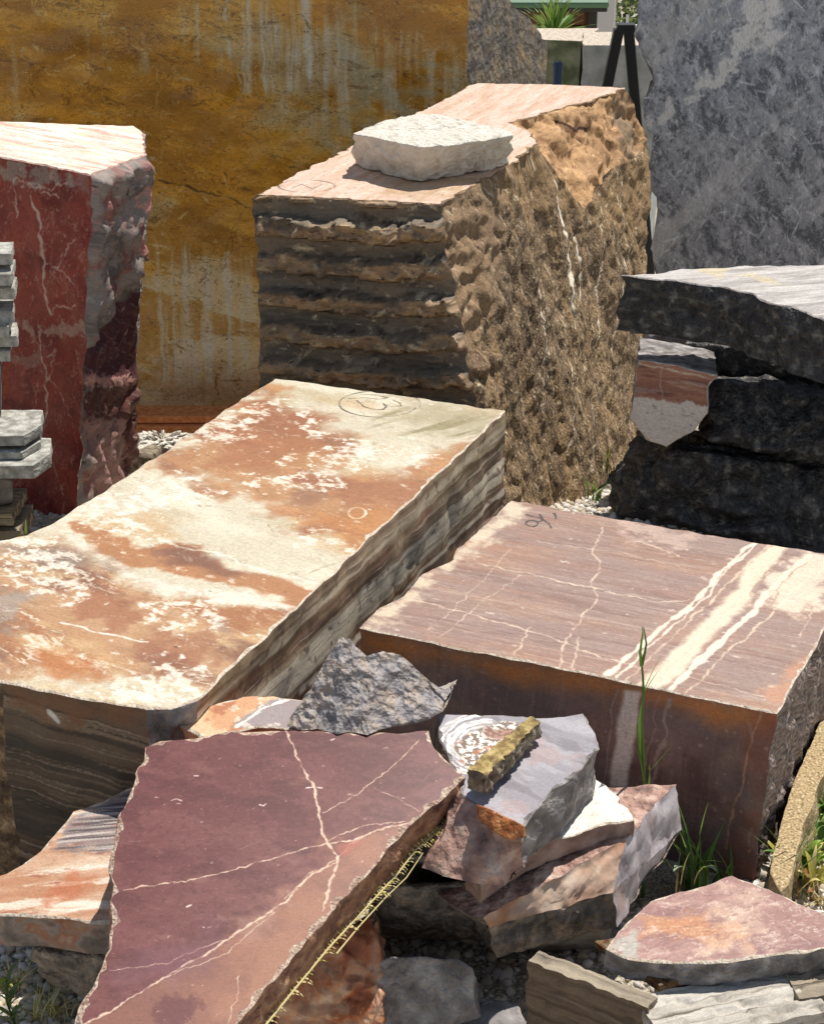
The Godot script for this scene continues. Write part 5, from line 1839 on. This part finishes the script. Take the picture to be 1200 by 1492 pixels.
# ---------------------------------------------------------------- ground, gravel, plants
func build_ground() -> void:
	var st := SurfaceTool.new()
	st.begin(Mesh.PRIMITIVE_TRIANGLES)
	var zs := [6.0, 2.0, 0.0, -1.5, -3.0, -4.0, -4.9, -5.5, -6.2, -7.3, -9.0, -11.0, -13.0, -17.0, -22.0, -40.0, -120.0, -400.0]
	var xs := [-300.0, -80.0, -30.0, -10.0, -4.0, -2.0, -1.0, 0.0, 1.0, 2.0, 4.0, 10.0, 30.0, 80.0, 300.0]
	for z in zs:
		for x in xs:
			st.set_normal(Vector3.UP)
			st.add_vertex(Vector3(x, ground_y(z), z))
	for i in zs.size() - 1:
		for j in xs.size() - 1:
			var a := i * xs.size() + j
			for k in [a, a + xs.size(), a + 1, a + 1, a + xs.size(), a + xs.size() + 1]:
				st.add_index(k)
	var o := MeshInstance3D.new()
	o.mesh = st.commit()
	o.material_override = M.gravel
	o.name = "ground"
	o.set_meta("kind", "structure")
	add_child(o)

	# loose pebbles where the ground shows
	var g := RandomNumberGenerator.new()
	g.seed = 4
	var peb := SurfaceTool.new()
	peb.begin(Mesh.PRIMITIVE_TRIANGLES)
	var sp := SphereMesh.new()
	sp.radial_segments = 7
	sp.rings = 4
	sp.radius = 1.0
	sp.height = 2.0
	var arr := sp.get_mesh_arrays()
	var vs: PackedVector3Array = arr[Mesh.ARRAY_VERTEX]
	for i in vs.size():
		var p := vs[i]
		vs[i] = p * (1.0 + .28 * sin(p.x * 3.1 + p.z * 2.0) * cos(p.y * 2.7 + p.x))
	arr[Mesh.ARRAY_VERTEX] = vs
	var am := ArrayMesh.new()
	am.add_surface_from_arrays(Mesh.PRIMITIVE_TRIANGLES, arr)
	var pm := StandardMaterial3D.new()
	pm.vertex_color_use_as_albedo = true
	pm.roughness = .9
	var patches := [[-1.1, -.35, -2.95, -2.2, 5200], [.72, 1.35, -3.9, -2.3, 6500], [.25, .95, -6.2, -4.55, 3800], [-1.25, -.7, -5.6, -3.6, 2600], [-.2, .9, -2.9, -1.9, 3500]]
	var total := 0
	for q in patches:
		total += q[4]
	var mm := MultiMesh.new()
	mm.transform_format = MultiMesh.TRANSFORM_3D
	mm.use_colors = true
	mm.mesh = am
	mm.instance_count = total
	var tones := [Color(.62, .58, .51), Color(.72, .69, .64), Color(.50, .42, .32), Color(.64, .54, .40), Color(.40, .37, .33), Color(.78, .75, .70)]
	var k := 0
	for q in patches:
		for i in q[4]:
			var x := g.randf_range(q[0], q[1])
			var z := g.randf_range(q[2], q[3])
			var r := .004 + .011 * pow(g.randf(), 2.5)
			var b := Basis.from_euler(Vector3(g.randf() * .6, g.randf() * TAU, g.randf() * .6)) * Basis.from_scale(Vector3(r * g.randf_range(.8, 1.5), r * g.randf_range(.5, .9), r))
			mm.set_instance_transform(k, Transform3D(b, Vector3(x, ground_y(z) + r * .3, z)))
			mm.set_instance_color(k, tones[g.randi() % 6] * g.randf_range(.8, 1.1))
			k += 1
	var mi := MultiMeshInstance3D.new()
	mi.multimesh = mm
	mi.material_override = pm
	mi.name = "gravel"
	add_child(mi)
	tag(mi, "loose pale gravel scattered over the ground between the stones", "gravel")
	mi.set_meta("kind", "stuff")


func weed(at: Vector3, label: String, stems: Array, m: Material, grp := "") -> Node3D:
	var w := base("weed", at, label, "weed", grp)
	for s in stems:
		part(w, s[0], s[1], s[2] if s.size() > 2 else m)
	return w


func tuft(at: Vector3, label: String, count: int, hgt: float, sd: int, mats: Array, grp := "", lean := .35, wd := .008) -> void:
	var g := RandomNumberGenerator.new()
	g.seed = sd
	var w := base("grass_tuft", at, label, "grass", grp)
	for k in count:
		var a := g.randf() * TAU
		var l := g.randf_range(.1, lean) * hgt
		var h := hgt * g.randf_range(.45, 1.0)
		var foot := Vector3(g.randfn(0, .012), -.004, g.randfn(0, .012))
		var tip := foot + Vector3(cos(a) * l, h, sin(a) * l)
		part(w, "blade", blade(bend(foot, tip, Vector3(-cos(a), .15, -sin(a)) * l * .35), wd * g.randf_range(.6, 1.2)), mats[k % mats.size()])


func build_plants() -> void:
	# the tall stalk before the striped block
	var d := -2.93
	var foot := Z(940, 1250, d)
	foot.y = 0.0
	var P := func(px: float, py: float) -> Vector3: return Z(px, py, d) - foot
	var w := base("grass_stalk", foot, "tall green grass stalk with a bud in front of the striped block", "grass")
	part(w, "stem", tube([Vector3.ZERO, P.call(941, 1200), P.call(938, 1140), P.call(936, 1090), P.call(934, 1050), P.call(937, 1010), P.call(936, 985), P.call(934, 965)], .0042, .0022), M.leaf)
	part(w, "bud", tube([P.call(934, 970), P.call(932, 950), P.call(934, 935), P.call(936, 922), P.call(935, 913)], .004, .0008), M.leaf_light)
	part(w, "bud", tube([P.call(935, 968), P.call(939, 950), P.call(941, 938), P.call(939, 925), P.call(937, 914)], .0035, .0008), M.leaf)
	for q in [[938, 1008, 945, 985, 962, 950, 8.0], [938, 1010, 948, 990, 962, 968, 6.0], [934, 1120, 924, 1050, 936, 1012, 10.0], [939, 1150, 928, 1100, 926, 1040, 8.0], [945, 1125, 960, 1105, 982, 1078, 4.0], [941, 1160, 946, 1130, 944, 1110, 6.0]]:
		var a: Vector3 = P.call(q[0], q[1])
		var b: Vector3 = P.call(q[4], q[5])
		var c: Vector3 = P.call(q[2], q[3])
		part(w, "leaf", blade(bend(a, b + Vector3(0, 0, .01), (c - (a + b) * .5) * .5), q[6] * .0012), M.leaf if q[0] % 2 else M.leaf_light)
	# dry dark blade beside it
	var dry := base("grass_stalk", Z(918, 1240, -2.9) * Vector3(1, 0, 1), "single dark dry grass blade beside the tall stalk", "grass")
	part(dry, "leaf", blade(bend(Vector3.ZERO, Z(893, 1104, -2.9) - dry.position, Vector3(.01, .02, 0)), .006), M.leaf_dark)
	# tufts at the foot of the striped block
	var mats := [M.leaf, M.leaf_light, M.leaf_dark]
	tuft(Y(992, 1275, 0.0) + Vector3(.01, 0, .08), "leafy grass tuft at the striped block's foot behind the pink slab", 16, .27, 3, mats, "", .4, .011)
	tuft(Y(1010, 1290, 0.0) + Vector3(-.02, 0, .06), "dry straw blades among the leafy grass behind the pink slab", 12, .2, 33, [M.straw, M.leaf_dark, M.leaf], "", .7, .005)
	tuft(Y(1050, 1282, 0.0) + Vector3(0, 0, .02), "small grass tuft at the striped block's foot beside the rosy slab", 10, .10, 5, mats, "", .6, .009)
	var silver := base("leafy_weed", Y(1000, 1290, 0.0), "low weed with broad silvery leaves behind the rosy slab", "weed")
	for q in [[-.12, .10, .03], [.05, .08, .06], [-.05, .11, .10]]:
		part(silver, "leaf", blade(bend(Vector3(0, .0, 0), Vector3(q[0], q[1], q[2]), Vector3(0, .03, 0)), .03, .2), M.leaf_silver)
	tuft(Y(1128, 1300, 0.0) + Vector3(.02, 0, .02), "long thin grass at the corner of the striped block", 12, .24, 7, [M.leaf, M.leaf_dark], "", .5, .006)
	tuft(Y(1150, 1275, 0.0) + Vector3(.03, 0, 0), "short bright grass beside the sandstone kerb", 18, .13, 8, mats, "", .7, .012)
	# broad-leaved weeds on the gravel by the kerb
	var g := RandomNumberGenerator.new()
	g.seed = 77
	var spots := [[1172, 1262, "broad leaved weed with yellowish leaves beside the sandstone kerb", 0], [1192, 1228, "bushy green weed on the gravel beyond the sandstone kerb", 1], [1186, 1300, "small dying weed with reddish leaves on the gravel", 2], [1215, 1190, "green weed at the outer edge of the gravel patch", 1]]
	for s in spots:
		var at := Y(s[0], s[1], 0.0)
		var b := base("leafy_weed", at, s[2], "weed")
		var c := 22 if s[3] != 2 else 16
		for k in c:
			var an := g.randf() * TAU
			var l := g.randf_range(.03, .09)
			var hgt := g.randf_range(.01, .09)
			var root := Vector3(g.randfn(0, .02), 0, g.randfn(0, .02))
			var mt: Material = [[M.leaf_light, M.leaf, M.leaf_yellow], [M.leaf, M.leaf_dark, M.leaf_light], [M.leaf_red, M.straw, M.leaf_yellow]][s[3]][k % 3]
			part(b, "leaf", blade(bend(root, root + Vector3(cos(an) * l, hgt, sin(an) * l), Vector3(0, .02, 0)), g.randf_range(.012, .026), .25), mt)
	tuft(Y(1188, 1322, 0.0), "dry straw coloured grass on the gravel beside the rosy slab", 26, .06, 9, [M.straw, M.leaf_red], "", 1.3, .004)
	# bottom left corner
	var fl := base("flowering_weed", Y(22, 1520, 0.0), "slender weed with small dark leaves on the gravel by the plum slab", "weed")
	var st := [Vector3.ZERO, Vector3(.004, .05, 0), Vector3(-.004, .10, .005), Vector3(.0, .16, .005)]
	part(fl, "stem", tube(st, .0026, .0014), M.leaf_dark)
	for k in 20:
		var an := k * 2.4
		var y := .04 + .12 * k / 20.0
		var l := g.randf_range(.02, .045)
		part(fl, "leaf", blade(bend(Vector3(0, y, 0), Vector3(cos(an) * l, y + g.randf_range(.005, .035), sin(an) * l), Vector3(0, .004, 0), 5), g.randf_range(.008, .014), .3), M.leaf if k % 2 else M.leaf_dark)
	for q in [[60, 1486, 4, "dry straw grass on the gravel beside the slender dark leaved weed"], [88, 1480, 6, "dry straw grass on the gravel at the plum slab's lower corner"], [20, 1440, 8, "dry straw grass on the gravel beside the low brown rock"]]:
		tuft(Y(q[0], q[1], 0.0), q[3], 26, .07, 10 + q[2], [M.straw, M.straw, M.leaf_yellow], "straw tufts by the plum slab", 1.4, .003)
	tuft(Y(38, 800, 0.0) + Vector3(0, 0, .05), "green grass sprout between the paving stack and the long onyx block", 7, .15, 15, [M.leaf, M.leaf_light], "", .5, .012)
	tuft(Y(872, 728, 0.0), "green sprig on the gravel between the beige block and dark pile", 10, .10, 16, [M.leaf_light, M.leaf], "", .7, .012)
	tuft(Y(885, 690, 0.0), "brown dried sprig on the gravel beside the dark pile", 9, .14, 17, [M.leaf_red, M.leaf_dark], "", .4, .008)
	tuft(Y(1120, 800, .42) * Vector3(1, 0, 1) + Vector3(.1, 0, -.35), "thin dry stalks standing in front of the broad black rock", 6, .3, 18, [M.leaf_dark, M.straw], "", .3, .004)

	# the dried frond along the plum slab's edge
	var fo := Y(210, 1085, .51)
	var fnn := (Y(625, 1065, .51) - fo).cross(Y(110, 1492, .375) - fo).normalized()
	if fnn.y < 0.0:
		fnn = -fnn
	var line := []
	for k in 5:
		for q in 2:
			line.append(plum_edge[k].lerp(plum_edge[k + 1], q * .5))
	line.append(plum_edge[5])
	line.append(plum_edge[6])
	line = shifted(line.slice(1, 12), Vector3(.010, .006, .006))
	var fr := base("dried_frond", line[8], "dried yellow frond with short stiff leaflets along the plum slab's edge", "frond")
	line = shifted(line, -fr.position)
	for k in line.size():
		line[k] += Vector3(g.randfn(0, .002), g.randfn(0, .002), g.randfn(0, .002))
	part(fr, "stem", tube(line, .0012, .0026), M.straw)
	var second := []
	for k in range(3, 8):
		second.append(line[k] + Vector3(.012 + .003 * sin(k * 2.0), -.004, .008))
	part(fr, "stem", tube(second, .001, .0018), M.straw)
	var bar := blade(bend(Vector3.ZERO, Vector3(0, .019, .0), Vector3(0, 0, .003), 4), .004, .3)
	for k in 230:
		var t := k / 230.0 * 9.95
		if g.randf() < .18:
			continue
		var i := int(t)
		var p: Vector3 = line[i].lerp(line[i + 1], t - i)
		var al: Vector3 = (line[i + 1] - line[i]).normalized()
		var side := al.cross(fnn).normalized() * (1.0 if k % 2 else -1.0)
		var y := (side + fnn * g.randf_range(-.3, .6) - al * g.randf_range(-.3, .5)).normalized()
		var x := y.cross(fnn).normalized()
		part(fr, "leaflet", bar, M.straw if k % 3 else M.leaf_yellow, Transform3D(Basis(x, y, x.cross(y)) * Basis.from_scale(Vector3.ONE * g.randf_range(.35, 1.15)), p))


func leafy(c: String) -> StandardMaterial3D:
	var m := plain(c, .5)
	m.backlight_enabled = true
	m.backlight = Color(.5, .55, .3)
	return m


func wood_mat(stops: Array, sd: int, rough := .85) -> StandardMaterial3D:
	var m := rubble(stops, sd, 3.0, .2, rough, .02)
	return m


func _ready() -> void:
	# camera, sky, sun, exposure
	var cam := Camera3D.new()
	cam.name = "camera"
	cam.position = Vector3(0, EYE, 0)
	cam.rotation_degrees = Vector3(-PITCH, 0, 0)
	cam.fov = rad_to_deg(2.0 * atan(746.0 / LENS))
	cam.near = .05
	cam.far = 900.0
	add_child(cam)
	cam.current = true
	var env := Environment.new()
	var sky := Sky.new()
	var sm := ProceduralSkyMaterial.new()
	sm.sky_top_color = Color(.46, .53, .63)
	sm.sky_horizon_color = Color(.88, .885, .88)
	sm.sky_curve = .18
	sm.ground_bottom_color = Color(.45, .42, .38)
	sm.ground_horizon_color = Color(.74, .78, .82)
	sm.sky_energy_multiplier = .92
	sky.sky_material = sm
	env.background_mode = Environment.BG_SKY
	env.sky = sky
	env.background_energy_multiplier = 1.0
	env.ambient_light_source = Environment.AMBIENT_SOURCE_SKY
	env.tonemap_mode = Environment.TONE_MAPPER_LINEAR
	env.tonemap_exposure = 1.05
	env.sdfgi_enabled = true
	env.ssao_enabled = true
	env.ssil_enabled = true
	var we := WorldEnvironment.new()
	we.name = "world_environment"
	we.environment = env
	add_child(we)
	var sun := DirectionalLight3D.new()
	sun.name = "sun"
	sun.light_energy = 1.55
	sun.light_color = Color(1.0, .97, .93)
	sun.light_angular_distance = .5
	sun.shadow_enabled = true
	var az := deg_to_rad(36.0)
	var el := deg_to_rad(64.0)
	var to_sun := Vector3(sin(az) * cos(el), sin(el), -cos(az) * cos(el))
	sun.basis = Basis.looking_at(-to_sun, Vector3.UP)
	add_child(sun)

	Stone.bent.frequency = 1.0
	Stone.bent.fractal_octaves = 2
	ledge.frequency = 1.0
	ledge.fractal_octaves = 4
	ledge.noise_type = FastNoiseLite.TYPE_SIMPLEX_SMOOTH
	shared_materials()
	M.wall_end = rubble([0.0, "55504a", .4, "79736b", .55, "948d82", .75, "a8906a", 1.0, "c9c2b6"], 32, 1.0, 1.0, .85)
	M.peach_rock = rubble([0.0, "a06a4c", .35, "c4906e", .5, "d4ac90", .65, "dfc6b0", 1.0, "eee4d6"], 47, 1.2, .6, .6)
	M.amber = rubble([0.0, "5a2e14", .4, "8f4f22", .6, "b06a34", 1.0, "d8a878"], 48, 5.0, .5, .4)
	M.grey_pink = rubble([0.0, "463c3a", .4, "75655f", .55, "94847c", 1.0, "d6cdc4"], 33, 4.0, 1.0, .75, .03)
	M.grey_brown = rubble([0.0, "3a332e", .4, "6b6259", .55, "8d857a", .75, "a48f7c", 1.0, "d8d0c4"], 34, 3.4, 1.2, .75)
	M.grey_plain = rubble([0.0, "55524f", .4, "726e6b", .6, "858180", 1.0, "b5b1ae"], 35, 2.0, .4, .7)
	M.slate = rubble([0.0, "5a5556", .35, "868182", .5, "a5a0a0", .62, "ada298", .72, "b09a82", .8, "a39c99", 1.0, "d2cdca"], 36, 2.6, 1.4, .6)
	M.pale_marble = rubble([0.0, "8d918f", .4, "aab0b0", .6, "bcc1c2", 1.0, "d6d9d8"], 37, .9, .2, .6)
	M.old_wood = wood_mat([0.0, "3d342a", .4, "6b5f50", .55, "8d806c", .75, "a39784", 1.0, "c4bcab"], 38)
	M.dark_wood = wood_mat([0.0, "2a231d", .4, "46392f", .6, "5c4d40", 1.0, "7d6c5a"], 39)
	M.silver_wood = wood_mat([0.0, "564e44", .35, "8b8478", .5, "aba59a", .7, "c1bcb2", 1.0, "d8d4cb"], 40)
	M.moss_wood = wood_mat([0.0, "4a3a1c", .4, "857045", .55, "a8925c", .75, "bba872", 1.0, "d6c89c"], 41)
	M.orange_wood = wood_mat([0.0, "b0622e", .5, "d4854c", 1.0, "e6a878"], 42, .6)
	M.rust = rubble([0.0, "2e1d12", .35, "5f3c1c", .5, "7f5a2c", .65, "6e6458", 1.0, "a08a6a"], 43, 4.0, .8, .8, .02)
	M.shed_wood = wood_mat([0.0, "4a2c1c", .5, "6b422a", 1.0, "85583a"], 44, .6)
	M.shed_dark = plain("35302e", .6)
	M.green_roof = plain("5b7f62", .6)
	M.white_paint = plain("e6e6e4", .6)
	M.blue = plain("27466f", .5)
	M.black_steel = plain("2b3033", .45)
	M.bark = rubble([0.0, "2f261e", .5, "574838", 1.0, "7d6a55"], 45, 4.0, 1.0, .9)
	M.leaf = leafy("4d7a2c")
	M.leaf_light = leafy("7fa63c")
	M.leaf_dark = leafy("36502a")
	M.leaf_silver = leafy("9fb09a")
	M.leaf_yellow = leafy("b3ac4e")
	M.leaf_red = leafy("8a5a38")
	M.straw = leafy("d6c48c")
	M.tree_leaf = leafy("2a401c")
	M.gravel = rubble([0.0, "857a68", .35, "aaa08c", .5, "c2b9a6", .65, "d2cabb", 1.0, "e6e2d8"], 46, 3.0, 1.5, .95, .06)

	build_ground()
	build_orange_wall()
	build_grey_slab()
	build_red_block()
	build_beige_block()
	build_onyx_block()
	build_striped_block()
	build_dark_pile()
	build_left_stack()
	build_background()
	build_front_heap()
	build_beams()
	build_plants()
	run_jobs()
